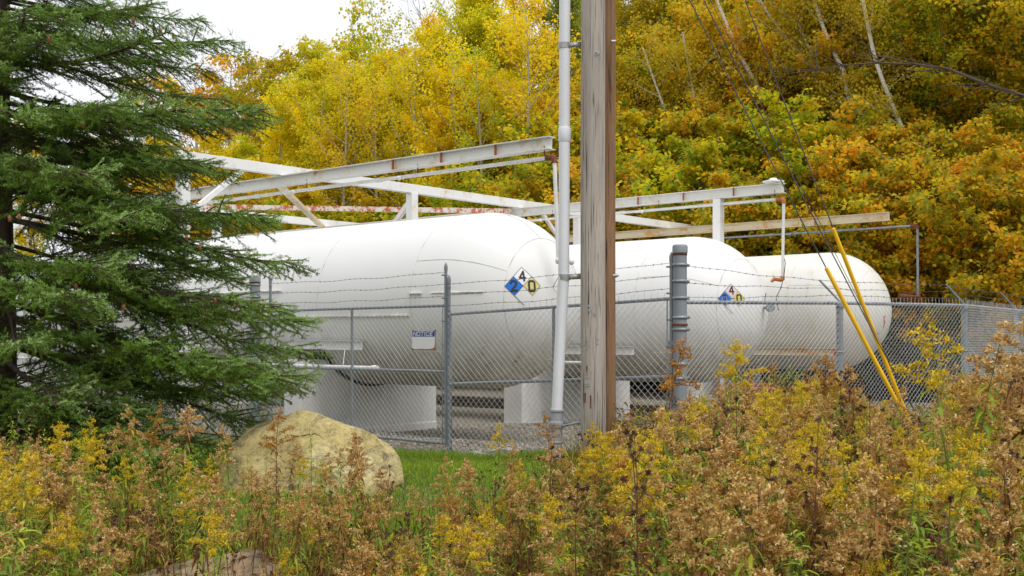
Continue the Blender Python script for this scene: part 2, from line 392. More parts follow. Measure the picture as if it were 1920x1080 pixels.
T3, S3 = tank(C3, R3, 17.5, M['tank_old'], 'farthest white gas tank at right, yellow stained, behind the yellow guy guards')

def saddle(root, p0, q0, w, Cc, R, qn):
    """concrete saddle: wall across the tank with a curved seat"""
    pc = float(np.dot(Cc, V)); zb = gz(PQ(p0, q0, 0))-.12-EYE; h = Cc[2]-EYE; th = .54
    lift = -1.1; a0 = -math.acos(1.1/R)
    prof = [(p0-w, zb), (p0-w, h+lift)]
    rr = R+.035
    for t in np.linspace(-math.acos(1.1/rr), math.acos(1.1/rr), 20): prof.append((pc+rr*math.sin(t), h-rr*math.cos(t)))
    prof += [(p0+w, h+lift), (p0+w, zb)]
    b = MB(); k = len(prof)
    fr = np.array([PQ(p, q0, z) for p, z in prof]); bk = np.array([PQ(p, q0+th, z) for p, z in prof])
    # faces as vertical strips
    for i in range(1, k-2):
        if i == 1 or i == k-3 or True:
            p1, z1 = prof[i]; p2, z2 = prof[i+1]
            if abs(p1-p2) < 1e-6: continue
            A = [PQ(p1, q0, zb), PQ(p2, q0, zb), PQ(p2, q0, z2), PQ(p1, q0, z1)]; B = [PQ(p1, q0+th, zb), PQ(p2, q0+th, zb), PQ(p2, q0+th, z2), PQ(p1, q0+th, z1)]
            b.add(A, [[0, 1, 2, 3]]); b.add(B, [[3, 2, 1, 0]]); b.add([A[3], A[2], B[2], B[3]], [[0, 1, 2, 3]])
    for p in (p0-w, p0+w):
        b.add([PQ(p, q0, zb), PQ(p, q0+th, zb), PQ(p, q0+th, h+lift), PQ(p, q0, h+lift)], [[0, 1, 2, 3]])
    b.box(PQ(p0, q0+th/2, zb+.16), V*(w+.02), U*(th/2+.02), Z*.1, bev=.02)
    o = b.obj('saddle', M['concrete'], root)
    d = MB(); A = np.linspace(-math.acos(.95/rr), math.acos(.95/rr), 26); 
    for i in range(25):
        for (q_, s_) in ((q0-.03, 1),):
            a, c = A[i], A[i+1]
            v = [PQ(pc+(R-.005)*math.sin(a), q_, h-(R-.005)*math.cos(a)), PQ(pc+(R-.005)*math.sin(c), q_, h-(R-.005)*math.cos(c)),
                 PQ(pc+(rr+.02)*math.sin(c), q_, h-(rr+.02)*math.cos(c)), PQ(pc+(rr+.02)*math.sin(a), q_, h-(rr+.02)*math.cos(a))]
            v2 = [x+U*(th+.06) for x in v]
            d.add(v+v2, [[0, 1, 2, 3], [7, 6, 5, 4], [3, 2, 6, 7], [0, 4, 5, 1]])
    o2 = d.obj('seat_pad', M['pad'], root)
    return [o, o2]
def reloc(os_, root):
    from mathutils import Matrix
    l = root.location
    for o in os_: o.data.transform(Matrix.Translation((-l[0], -l[1], -l[2])))
reloc(saddle(T1, 15.23, 16.51, 1.81, C1, R1, 0)+saddle(T1, 15.23, 27.4, 1.81, C1, R1, 0), T1)
reloc(saddle(T2, 21.8, 16.25, 2.2, C2, R2, 0)+saddle(T2, 21.8, 27.2, 2.2, C2, R2, 0), T2)
reloc(saddle(T3, 28.8, 16.0, 1.9, C3, R3, 0)+saddle(T3, 28.8, 27.0, 1.9, C3, R3, 0), T3)

def channel(root, p, qn, qf, zt, zb, mat, endmat=None):
    b = MB(); t = .012; w = .10
    b.box(PQ(p+w/2, (qn+qf)/2, (zt+zb)/2), U*(qf-qn)/2, V*t/2, Z*(zt-zb)/2-Z*.006)
    b.box(PQ(p, (qn+qf)/2, zt), U*(qf-qn)/2, V*w/2, Z*t/2); b.box(PQ(p, (qn+qf)/2, zb), U*(qf-qn)/2, V*w/2, Z*t/2)
    o = b.obj('side_channel', mat, root); l = [o]
    if endmat:
        e = MB(); e.box(PQ(p, qn-.012, (zt+zb)/2), U*.008, V*w*.5, Z*(zt-zb)/2*.96); l.append(e.obj('end_plate', endmat, root))
    reloc(l, root)
def qat(px, p):
    xr = (px-CX)/F; return (-.764*xr+.645)*p/(.645*xr+.764)
channel(T1, 13.70, qat(672, 13.65), 30, -.10, -.27, M['pipe'])
channel(T2, 20.2, 13.6, 30, -.25, -.43, M['pipe'])
channel(T3, 27.25, qat(1565, 27.25), 30, -.35, -.53, M['beam_rust'], M['red'])
b = MB(); q1 = qat(704, 13.3)
b.tube([PQ(13.3, q1, -.58), PQ(13.3, 30, -.58)], .035, 10); b.tube([PQ(13.3, q1-.05, -.58), PQ(13.3, q1+.08, -.58)], .05, 10)
b.tube([PQ(13.3, qat(643, 13.3), -.55), PQ(13.55, qat(643, 13.5), -.26)], .007, 6)
o = b.obj('deluge_pipe', M['pipe'], T1, True); reloc([o], T1)
b = MB(); b.tube([PQ(19.9, qat(1008, 19.9), -.62), PQ(19.9, qat(1130, 19.9)+0, -.62)], .035, 10); b.tube([PQ(19.9, qat(1008, 19.9), -.62), PQ(19.9, 30, -.62)], .035, 10)
o = b.obj('deluge_pipe', M['pipe'], T2, True); reloc([o], T2)
# ledge strips on tank 1
b = MB()
def sidep(Cc, R, z): return float(np.dot(Cc, V))-math.sqrt(max(R*R-(Cc[2]-EYE-z)**2, 0))
for z, qa, qb in ((.34, qat(766, 13.65), 30), (.72, 13.55, qat(765, 13.6)), (.86, qat(524, 13.6), 28.5)):
    b.box(PQ(sidep(C1, R1, z)-.015, (qa+qb)/2, z), U*abs(qb-qa)/2, V*.03, Z*.010)
# the ledge carries on round the head
pts = []
for t in np.linspace(0, .62, 12):
    e = -V*math.cos(t)-U*math.sin(t); pts.append(np.array([C1[0], C1[1], EYE+.72])+e*(R1+.005))
b.tube(pts, .014, 6)
o = b.obj('welded_ledge', M['seam'], T1); reloc([o], T1)

# --- lettering
GL = {'4': [[(.44, 1), (.0, .32), (.64, .32)], [(.47, .52), (.47, 0)], [(.44, 1), (.47, .5)]],
      '2': [[(0, .78), (.1, .95), (.3, 1), (.5, .95), (.6, .78), (.54, .58), (.28, .3), (.06, .02), (.62, .02)]],
      '0': [[(.14, 0), (.48, 0), (.62, .14), (.62, .86), (.48, 1), (.14, 1), (0, .86), (0, .14), (.14, 0)]],
      '1': [[(.08, .78), (.3, 1), (.3, 0)]],
      'N': [[(0, 0), (0, 1), (.6, 0), (.6, 1)]], 'T': [[(-.05, 1), (.65, 1)], [(.3, 1), (.3, 0)]], 'I': [[(.12, 0), (.12, 1)]],
      'C': [[(.6, .78), (.48, 1), (.14, 1), (0, .86), (0, .14), (.14, 0), (.48, 0), (.6, .22)]],
      'E': [[(.55, 1), (0, 1), (0, 0), (.55, 0)], [(0, .5), (.45, .5)]]}
GL['O'] = GL['0']
def stroke(b, mp, pts, w, l0, m=0, wob=0):
    k = 0
    for (x1, y1), (x2, y2) in zip(pts[:-1], pts[1:]):
        d = np.array([x2-x1, y2-y1]); L = np.linalg.norm(d)+1e-9; d /= L; n = np.array([-d[1], d[0]])*w/2
        ext = d*w*.38; A = np.array([x1, y1])-ext; B = np.array([x2, y2])+ext; ns = max(1, int(L/.04))
        vs = []
        for i in range(ns+1):
            c = A+(B-A)*i/ns; vs += [mp(*(c+n), l0+k*.0004), mp(*(c-n), l0+k*.0004)]
        b.add(vs, [[2*i, 2*i+1, 2*i+3, 2*i+2] for i in range(ns)], .5, m); k += 1
def text(b, mp, s, x, y, h, adv, w, l0, slant=0, m=0, xs=1.0):
    for i, ch in enumerate(s):
        a = adv[i] if isinstance(adv, (list, tuple)) else i*adv
        for j, st in enumerate(GL[ch]):
            stroke(b, mp, [(x+a+px_*h*xs+py_*h*slant, y+py_*h) for px_, py_ in st], w, l0+j*.0016, m)
def quad(b, mp, cs, l0, m=0, n=6):
    cs = np.asarray(cs, float); vs = []
    for i in range(n+1):
        for j in range(n+1):
            s_, t = i/n, j/n; c = (cs[0]*(1-s_)+cs[1]*s_)*(1-t)+(cs[3]*(1-s_)+cs[2]*s_)*t; vs.append(mp(c[0], c[1], l0))
    b.add(vs, [[i*(n+1)+j, (i+1)*(n+1)+j, (i+1)*(n+1)+j+1, i*(n+1)+j+1] for i in range(n) for j in range(n)], .5, m)
def raysphere(px, py, Cc, R):
    o = np.array([0, 0, EYE]); d = nrm(at(px, py, 1)-o); oc = o-Cc; bb = np.dot(oc, d); c = np.dot(oc, oc)-R*R
    return o+d*(-bb-math.sqrt(bb*bb-c))
def sphmap(P, Cc, R, tilt=0, orig=(0, 0, 0)):
    n = nrm(P-Cc); e1 = nrm(np.cross(Z, n)); e2 = np.cross(n, e1); c, s_ = math.cos(tilt), math.sin(tilt)
    def mp(a, b_, l):
        a2, b2 = a*c-b_*s_, a*s_+b_*c
        return Cc+(R+l)*nrm(n+e1*a2/R+e2*b2/R)
    return mp
def outline(b, mp, cs, w, l, m=0):
    for i in range(len(cs)-1): stroke(b, mp, [cs[i], cs[i+1]], w, l+i*.0004, m)
def diamond(root, P, Cc, R, s, top, yel, tilt=0, spread=0.0, name='hazard_diamond'):
    mp = sphmap(P, Cc, R, tilt); h = s/2; par = None
    def quadr(cx, cy, mat, ch, nm, par):
        k = h/2*(1-.02); b = MB(); quad(b, mp, [(cx-k, cy), (cx, cy-k), (cx+k, cy), (cx, cy+k)], .004)
        o = b.obj(nm, mat, par or root); return o
    g = h/2+spread
    b = MB(); quad(b, mp, [(-h-.01, 0), (0, -h-.01), (h+.01, 0), (0, h+.01)], .002)
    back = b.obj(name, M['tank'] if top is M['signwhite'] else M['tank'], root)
    for cx, cy, mat, nm in ((-g, 0, M['blue'], 'health_square'), (0, g, top, 'fire_square'), (g, 0, yel, 'reactivity_square')): quadr(cx, cy, mat, '', nm, back)
    b = MB(); dh = h*.50
    text(b, mp, '4', -dh*.33, g-dh*.48, dh, 0, .03*s/.62, .007)
    text(b, mp, '2', -g-dh*.33, -dh*.5, dh, 0, .034*s/.62, .007)
    text(b, mp, '0', g-dh*.36, -dh*.55, dh*1.05, 0, .034*s/.62, .007)
    b.obj('lettering', M['black'], back)
    b = MB(); outline(b, mp, [(-h, 0), (0, h), (h, 0)], .008, .0065); outline(b, mp, [(-h, 0), (0, -h), ], .008, .0065)
    outline(b, mp, [(-h/2, h/2), (0, 0), (h/2, -h/2)], .006, .0075); outline(b, mp, [(h/2, h/2), (0, 0), (-h/2, -h/2)], .006, .0085); outline(b, mp, [(h, 0), (h/2, -h/2)], .006, .0065)
    b.obj('outline', M['black'], back)
    return back
P = raysphere(981, 536, C1, R1); d1 = diamond(T1, P, C1, R1, .66, M['signwhite'], M['signyellow'], .02)
P2 = raysphere(1373, 560, C2, R2); d2 = diamond(T2, P2, C2, R2, .66, M['pink'], M['yellow2'], 0, .012)
# unit number placard on tank 1, and small red warning lettering marks
P = raysphere(1054, 539, C1, R1); mp = sphmap(P, C1, R1)
b = MB(); quad(b, mp, [(-.25, 0), (0, -.25), (.25, 0), (0, .25)], .002); pl = b.obj('number_placard', M['signwhite'], T1)
b = MB(); outline(b, mp, [(-.25, 0), (0, -.25), (.25, 0)], .008, .004); b.obj('outline', M['pink'], pl)
b = MB(); outline(b, mp, [(-.25, 0), (0, .25)], .01, .004); text(b, mp, '10', -.13, -.06, .13, .1, .018, .006); b.obj('lettering', M['black'], pl)
P3 = raysphere(1657, 605, C3, R3); mp = sphmap(P3, C3, R3)
b = MB()
for pts, w in (([(-.03, .13), (.0, .04)], .05), ([(0, .04), (.05, .0)], .04), ([(.04, .02), (.04, -.14)], .05), ([(-.06, .16), (.02, .17)], .03)): stroke(b, mp, pts, w, .004)
mp = sphmap(raysphere(1646, 625, C3, R3), C3, R3)
for pts, w in (([(-.1, -.04), (-.02, .03)], .02), ([(0, -.03), (.1, .02)], .02), ([(-.08, -.16), (.08, -.12)], .018)): stroke(b, mp, pts, w, .006)
rm = b.obj('peeling_red_lettering', M['red'], T3)
# red and white placard far along tank 1, seen through the spruce
cyl = onp(183, 552, 13.72); mpf = lambda a, b_, l: cyl+U*(-a)+Z*b_-V*l
b = MB(); quad(b, mpf, [(-.22, 0), (0, -.22), (.22, 0), (0, .22)], .0, n=1); rp = b.obj('red_placard', M['red'], T1)
reloc([d1, pl, rp]+list(d1.children)+list(pl.children), T1); reloc([d2]+list(d2.children), T2); reloc([rm], T3)
# round gauge and its arm on tank 2
g0 = raysphere(1432, 577, C2, R2); n_ = nrm(g0-C2)
b = MB(); b.tube([g0-n_*.03, g0+n_*.10], .03, 10); b.tube([g0+n_*.10+np.array([.02, -.03, 0]), g0+n_*.10+np.array([.04, -.12, 0])], .095, 20)
b.tube([g0+n_*.02+np.array([-.22, 0, .02]), g0+n_*.05+np.array([0, -.03, .0])], .02, 8); b.tube([g0+n_*.02+Z*.12, g0+n_*.05+Z*.32], .012, 6)
o = b.obj('level_gauge', M['galvd'], T2, True); reloc([o], T2)

# ------------------------------------------------------------------ steel frame with deluge pipes
def ibeam(b, a, c, h, w, tf=.014, tw=.012, m=0):
    """a,c: centre of the top face line"""
    a = np.asarray(a); c = np.asarray(c)
    b.bar(a-Z*tf/2, c-Z*tf/2, w, tf, m=m); b.bar(a-Z*(h-tf/2), c-Z*(h-tf/2), w, tf, m=m); b.bar(a-Z*h/2, c-Z*h/2, tw, h-2*tf, m=m)
ZF = 3.65; pA, pB, pC, qX = 15.05, 23.05, 30.5, 19.2
frame = thing('steel_frame', PQ(17.8, qX, 0)[:2].tolist()+[gz(PQ(17.8, qX, 0))], 'white and rusting steel frame of long beams over the gas tanks', 'steel frame')
parts = []
def fp(nm, b, mat, par=None, **k):
    o = b.obj(nm, mat, par or frame, **k); parts.append(o); return o
for (pp_, px_, z_, mt, hh) in ((pA, 1035, .2277*pA, 'beam', .225), (pB, 1470, .1488*pB, 'beam', .225), (pC, 1668, .1126*pC, 'beam_rust', .24)):
    q0 = qat(px_, pp_); b = MB(); ibeam(b, PQ(pp_, q0, z_), PQ(pp_, q0+22, z_), hh, .2); lb = fp('long_beam', b, M[mt])
    for dq in (1.25, 2.6, 3.9) if mt == 'beam' else (2.2,):
        b = MB(); b.box(PQ(pp_-.05, q0+dq, z_-hh/2), U*.005, V*.030, Z*(hh/2-.016)); fp('stiffener', b, M['orange_rust'], lb)
for q_, p0, p1 in ((qX, 12.45, pC+1.9), (27.2, 12.6, pC+1.9)):
    b = MB(); b.bar(PQ(p0, q_, ZF-.108), PQ(p1, q_, ZF-.108), .15, .215, bev=.006); fp('cross_beam', b, M['white'])
def column(p, q, z, w=.21):
    g = gz(PQ(p, q, 0))-EYE-.1; b = MB(); b.bar(PQ(p, q, g), PQ(p, q, z), w, w, up=V, bev=.006); b.box(PQ(p, q, g+.14), U*.18, V*.18, Z*.02)
    fp('column', b, M['white'])
column(12.6, qX, ZF-.22); column(18.98, qX, ZF-.22); column(25.7, qX, ZF-.22); column(pB, qat(1347, pB), .1488*pB-.23, .2); column(18.98, 27.2, ZF-.22); column(pC, qat(1347, pC)+9, 3.1)
b = MB()
for A, B_, w in (((12.65, qX, ZF-1.3), (14.0, qX, ZF-.23), .10), ((18.98, qX+.12, ZF-.45), (18.98, qX+1.9, ZF-2.1), .11), ((25.6, qX, ZF-1.6), (24.0, qX, ZF-.23), .09), ((12.7, 27.2, ZF-1.2), (14, 27.2, ZF-.23), .09)):
    b = MB(); b.bar(PQ(*A), PQ(*B_), w, w, bev=.004); fp('knee_brace', b, M['white'])
b = MB(); b.bar(PQ(pA+.1, 26.6, 3.36), PQ(pB-.1, qX+.2, 3.36), .09, .13); fp('diagonal_brace', b, M['redrust'])
b = MB(); b.bar(PQ(pA+.1, 19.4, 3.24), PQ(pB-.1, 27.0, 3.24), .15, .08); fp('diagonal_brace', b, M['beam_rust'])
# pipes under the beams
def pipeline(p, px0, ztop, mt, drop, elbow, r=.036, ql=None):
    q0 = qat(px0, p); z = ztop
    b = MB(); b.tube([PQ(p, q0+.06, z), PQ(p, q0+20, z)], r, 12)
    for dq in (4.3, 8.2): b.tube([PQ(p, q0+dq, z), PQ(p, q0+dq+.16, z)], r*1.35, 12)
    for dq in (4.1, 7.3): b.tube([PQ(p, q0+dq+.1, z), PQ(p-.1, q0+dq-.35, z-.03)], r*.8, 10); b.sphere(PQ(p-.1, q0+dq-.38, z-.03), r*1.3, 10)
    pl_ = fp('deluge_pipe', b, M['pipe'] if mt != 'galv' else M['galv'], smooth=True)
    b = MB(); b.tube([PQ(p, q0+.16, z), PQ(p, q0+.03, z), PQ(p, q0-.015, z-.03), PQ(p, q0-.02, z-.1)], r*1.4, 12); fp('elbow', b, M[elbow], pl_, smooth=True)
    b = MB(); b.tube([PQ(p, q0-.02, z-.08), drop], r*.95, 12); fp('drop_pipe', b, M['pipe'] if mt != 'galv' else M['galv'], pl_, smooth=True)
    b = MB()
    for dq in (.2, 3.3, 6.6): b.tube([PQ(p, q0+dq, z-.04), PQ(p, q0+dq, z+.22)], .011, 6)
    fp('hanger_rod', b, M['rust'], pl_)
    return pl_, q0
dA = at(1047, 489, 18.9); plA, _ = pipeline(pA, 1038, .2036*pA, 'pipe', dA, 'rust')
b = MB(); b.sphere(dA, .06, 10); b.tube([dA, dA+np.array([.2, -.02, -.02])], .04, 10); b.sphere(dA+np.array([.22, -.02, -.02]), .055, 10); fp('spray_nozzle', b, M['pipe'], plA, smooth=True)
dB = PQ(pB, qat(1468, pB), .1333*pB)*1.0; dB = np.array([dB[0]-.01, dB[1], EYE+(HY-521)/F*dB[1]]); plB, qb0 = pipeline(pB, 1468, .1333*pB, 'pipe', dB, 'orange_rust')
b = MB(); b.tube([dB+np.array([.0, 0, .03]), dB+np.array([0, 0, -.02]), dB+np.array([-.05, -.03, -.045]), dB+np.array([-.12, -.05, -.04]), dB+np.array([-.2, -.06, -.03]), dB+np.array([-.27, -.06, -.09])], [.05, .055, .05, .04, .045, .03], 10); fp('spray_nozzle', b, M['orange_rust'], plB, smooth=True)
b = MB(); rr = np.array([[0, 0, 0], [.03, -.02, -.4], [-.03, 0, -.7], [.06, -.02, -1.0], [.02, -.04, -1.35], [-.06, -.06, -1.6], [-.16, -.06, -1.8], [-.1, -.05, -2.1]]); b.tube(dB+Z*1.35+rr, .009, 6); fp('hanging_cable', b, M['cable'], plB)
dC = onp(1721, 556, pC); plC, _ = pipeline(pC, 1719, .0987*pC, 'galv', dC, 'rust')
b = MB(); b.tube([dC+np.array([-.3, 0, 0]), dC+np.array([.06, 0, 0])], .045, 10); b.tube([dC+np.array([-.5, 0, 0]), dC+np.array([-.3, 0, 0])], .07, 10); fp('spray_nozzle', b, M['rust'], plC, smooth=True)
lf = PQ(pB, qat(1450, pB), .1488*pB)
b = MB(); b.lathe(lf, [(0, .14), (.03, .24), (.06, .24), (.09, .1), (.13, .07), (.14, .02)], 18); fp('lamp_housing', b, M['white'], smooth=True)
reloc(parts, frame)

# ------------------------------------------------------------------ chain-link fence and gates
def clip_line(k, sgn, L, H):
    # s + sgn*t = k
    pts = []
    for s_, t in ((0, sgn*(k)), (L, sgn*(k-L))):
        if 0 <= t <= H: pts.append((s_, t))
    for t in (0, H):
        s_ = k-sgn*t
        if 0 < s_ < L: pts.append((s_, t))
    if len(pts) < 2: return None
    pts.sort(); return pts[0], pts[-1]
def chain(b, A, B_, z0a, z1a, z0b, z1b, d=.068, r=.0025, spikes=.07):
    A = np.array([A[0], A[1], 0.]); B_ = np.array([B_[0], B_[1], 0.]); L = np.linalg.norm(B_-A); n = nrm(np.cross(B_-A, Z)); H = z1a-z0a
    def pos(s_, t, o):
        f = s_/L; return A+(B_-A)*f+Z*((z0a+(z0b-z0a)*f)+t*((z1a-z0a)+((z1b-z0b)-(z1a-z0a))*f)/H)+n*o
    for sgn in (1, -1):
        lo = (0 if sgn > 0 else -H); k = math.ceil(lo/d)*d+.01
        while k < L+(H if sgn > 0 else 0):
            c = clip_line(k, sgn, L, H); k += d
            if c is None or abs(c[0][0]-c[1][0]) < .01: continue
            b.tube([pos(*c[0], .002*sgn), pos(*c[1], .002*sgn)], r, 4, cap=False)
    k = .01+d/2
    while k < L:
        j = random.uniform(-.008, .008); b.tube([pos(k, H, 0), pos(k+j, H+spikes*random.uniform(.8, 1.15), random.uniform(-.01, .01))], r, 3, cap=False); k += d
def barbed(b, pts, r=.0026, sag=.02):
    pts = [np.asarray(p, float) for p in pts]; out = []
    for a, c in zip(pts[:-1], pts[1:]):
        L = np.linalg.norm(c-a); n = max(3, int(L/.12)); ph = random.uniform(0, 6)
        for i in range(n):
            f = i/n; w = math.sin(math.pi*f)
            out.append(a+(c-a)*f+Z*(-sag*L*.3*w+.010*w*math.sin(ph+f*L*5))+np.array([0, .006*math.sin(ph+f*17), 0]))
    out.append(pts[-1]); b.tube(out, r, 4)
    for p in out[1:-1]:
        for _ in range(2):
            dd = nrm(np.array([random.uniform(-1, 1), random.uniform(-1, 1), random.uniform(-1, 1)]))*.016; b.tube([p-dd, p+dd], .0026, 3)
def post(b, P, z0, z1, r, cap='acorn', n=14):
    b.lathe((P[0], P[1], 0), [(z0, r), (z1, r)], n)
    if cap == 'acorn': b.lathe((P[0], P[1], 0), [(z1-.03, r*1.18), (z1+.02, r*1.18), (z1+.045, r*.95), (z1+.07, r*.5), (z1+.085, r*.1)], n)
    elif cap == 'dome': b.lathe((P[0], P[1], 0), [(z1-.05, r*1.12), (z1+.03, r*1.12), (z1+.05, r*.98), (z1+.055, r*.2)], n)
def band(b, P, z, r, h=.03, ear=None):
    b.lathe((P[0], P[1], 0), [(z-h/2, r), (z-h/2, r*1.12), (z+h/2, r*1.12), (z+h/2, r)], 14)
    if ear is not None: b.box(np.array([P[0], P[1], z])+ear*(r+.03), ear*.035, np.cross(ear, Z)*.004, Z*h/2)
pF = 11.7
def gate(label, pxs, zt, zm, zb, ztop, midpx, mirror):
    (pl_, pr_) = pxs; qa, qb = qat(pl_, pF), qat(pr_, pF)
    A = PQ(pF, qa, 0); B_ = PQ(pF, qb, 0)
    root = thing('chain_link_gate', ((A+B_)/2)[:2].tolist()+[gz((A+B_)/2)], label, 'gate', 'double yard gate leaves')
    r = .024; L = []
    b = MB()
    for P, zz, zlo in ((A, ztop[0], zb[0]), (B_, ztop[1], zb[1])): post(b, P, EYE+zlo-.03, EYE+zz, r)
    def R_(z2): b.tube([np.array([A[0], A[1], EYE+z2[0]]), np.array([B_[0], B_[1], EYE+z2[1]])], r*.92, 12)
    R_(zt); R_(zm); R_(zb)
    qm = qat(midpx, pF); f = (qa-qm)/(qa-qb); Pm = PQ(pF, qm, 0)
    lz = lambda z2: EYE+z2[0]+(z2[1]-z2[0])*f
    b.tube([np.array([Pm[0], Pm[1], lz(zb)]), np.array([Pm[0], Pm[1], lz(zt)])], r*.92, 12)
    L.append(b.obj('gate_frame', M['galvd'], root, True))
    b = MB()
    for P in (A, B_):
        zz = ztop[0] if P is A else ztop[1]; zl = zb[0] if P is A else zb[1]
        sg = U if P is B_ else -U
        for k in range(8): band(b, P, EYE+zl+.1+(zz-zl-.2)*k/7, r, .022, -V*.4+sg*.6)
        b.bar(P+sg*.055-V*.01+Z*(EYE+zl-P[2]), P+sg*.055-V*.01+Z*(EYE+zt[0 if P is A else 1]-P[2]), .018, .006, up=V)
    L.append(b.obj('tension_bands', M['galvd'], root, True))
    b = MB(); o = -V*.026; chain(b, A+o, B_+o, EYE+zb[0], EYE+zt[0]+.02, EYE+zb[1], EYE+zt[1]+.02, d=.098, r=.0027); L.append(b.obj('chain_link_mesh', M['wire'], root))
    for k in range(3):
        b = MB(); fz = [zt[i]+(ztop[i]-zt[i])*(.25+.32*k) for i in (0, 1)]
        Am = A+(B_-A)*.5; barbed(b, [A+Z*fz[0]-V*.03, B_+Z*fz[1]-V*.03]); L.append(b.obj('barbed_wire', M['barb'], root))
    reloc(L, root); return A, B_
gate('left gate leaf of grey chain-link with the notice sign, hung from the left post', (507, 836), (.407, .427), (-.54, -.536), (-1.56, -1.58), (.93, .971), 660, False)
gate('sagging right gate leaf of chain-link behind the wooden pole, hung from the thick post', (842, 1259), (.30, .447), (-.713, -.513), (-1.74, -1.55), (.79, .94), 1038, True)

fence = thing('chain_link_fence', (2.06, 13.57, gz((2.06, 13.57))), 'grey chain-link fence with barbed wire along the yard front and right side', 'fence')
fl = []
PR = PQ(pF, qat(1275, pF), 0); PL = PQ(pF, qat(478, pF), 0)
for P, zt, zr_, sy in ((PR, 1.085, .084, 1), (PL, .99, .088, -1)):
    b = MB(); g = gz(P)-.1; post(b, P, g, EYE+zt-.03, zr_, 'dome', 22); o = b.obj('gate_post', M['galvd'], fence, True); fl.append(o)
    for z in (.86, .66, .46, .2, .05, -.35, -.55, -.95, -1.25):
        b = MB(); band(b, P, EYE+z+random.uniform(-.02, .02), zr_, .035, nrm(np.array([.866, .5, 0]))*sy); fl.append(b.obj('post_band', M['galv'], o, True))
    b = MB(); b.lathe((P[0], P[1], 0), [(EYE+.115, zr_*1.01), (EYE+.115, zr_*1.16), (EYE+.14, zr_*1.16), (EYE+.14, zr_*1.01)], 20); b.lathe((P[0], P[1], 0), [(EYE+zt-.11, zr_*1.02), (EYE+zt-.11, zr_*1.06), (EYE+zt-.085, zr_*1.06)], 20); o2 = b.obj('rusted_collar', M['rust'], o, True); fl.append(o2)
    b = MB()
    for z in (-.1, -.62, -1.2):
        c = np.array([P[0], P[1], EYE+z])-V*.0; b.bar(c+U*.08*sy*-1*-1, c+U*sy*.17, .03, .05); b.tube([c+U*sy*.13-Z*.05, c+U*sy*.13+Z*.06], .014, 8)
    o2 = b.obj('hinge', M['galv'], o); fl.append(o2)
def run(pts, ztops, rail_r=.024, arms=None, skipfirst=True, mid=None, height=None, post_r=.045, armdir=None, d=.074):
    for i in range(len(pts)):
        P = pts[i]; g = gz(P)-.1
        if i or not skipfirst:
            b = MB(); post(b, P, g, EYE+ztops[i]-.03, post_r, 'dome'); o = b.obj('line_post', M['galvd'], fence, True); fl.append(o)
            for k in range(3): b = MB(); band(b, P, EYE+ztops[i]-.06-k*.6, post_r, .018); fl.append(b.obj('post_band', M['galv'], o, True))
            if armdir is not None:
                a0 = np.array([P[0], P[1], EYE+ztops[i]+.02]); b = MB(); b.bar(a0, a0+armdir, .035, .02, bev=.003); fl.append(b.obj('barb_arm', M['galv'], o))
    for i in range(len(pts)-1):
        A, B_ = pts[i], pts[i+1]; b = MB(); b.tube([np.array([A[0], A[1], EYE+ztops[i]]), np.array([B_[0], B_[1], EYE+ztops[i+1]])], rail_r, 12); fl.append(b.obj('top_rail', M['galv'], fence, True))
        n = nrm(np.cross(np.array([B_[0]-A[0], B_[1]-A[1], 0]), Z))
        if n[1] > 0: n = -n
        b = MB(); za, zb_ = gz(A)-.03, gz(B_)-.03
        chain(b, A[:2].tolist()+[0]+n*.03 if False else np.array([A[0], A[1], 0])+n*.03, np.array([B_[0], B_[1], 0])+n*.03, za, EYE+ztops[i]+.02, zb_, EYE+ztops[i+1]+.02, d=d)
        fl.append(b.obj('chain_link_mesh', M['wire'], fence))
    if armdir is not None or not skipfirst or True:
        for k in range(3):
            pp_ = []
            for i, P in enumerate(pts):
                if i == 0 and skipfirst: pp_.append(np.array([P[0], P[1], EYE+(.86, .64, .46)[k]]))
                elif armdir is not None: pp_.append(np.array([P[0], P[1], EYE+ztops[i]+.02])+armdir*(.98, .62, .3)[k])
                else: pp_.append(np.array([P[0], P[1], EYE+ztops[i]+(.42, .28, .14)[k]]))
            b = MB(); barbed(b, pp_); fl.append(b.obj('barbed_wire', M['barb'], fence))
ad = np.array([-.28, -.02, .29])
run([PR, np.array([4.41, 14.9, 0]), np.array([6.62, 16.2, 0]), np.array([8.70, 19.1, 0]), np.array([10.8, 21.8, 0]), np.array([12.9, 24.5, 0])], [.40, .43, .43, .42, .42, .42], armdir=ad, mid=None, post_r=.046)
run([PL]+[PL+U*k*3.0 for k in range(1, 7)], [.40, .42, .42, .42, .42, .42, .42])
reloc(fl, fence)
fl = []
oldf = fence
fence = thing('chain_link_fence', PQ(31.8, 8, 0)[:2].tolist()+[gz(PQ(31.8, 8, 0))], 'distant low chain-link fence at the foot of the wooded hill behind the right tank', 'fence')
run([PQ(31.8, q_, 0) for q_ in (2, 5, 8, 11, 14, 17, 20)], [-.1]*7, skipfirst=False, rail_r=.03, armdir=np.array([-.3, 0, .35]), post_r=.05, d=.09)
reloc(fl, fence)

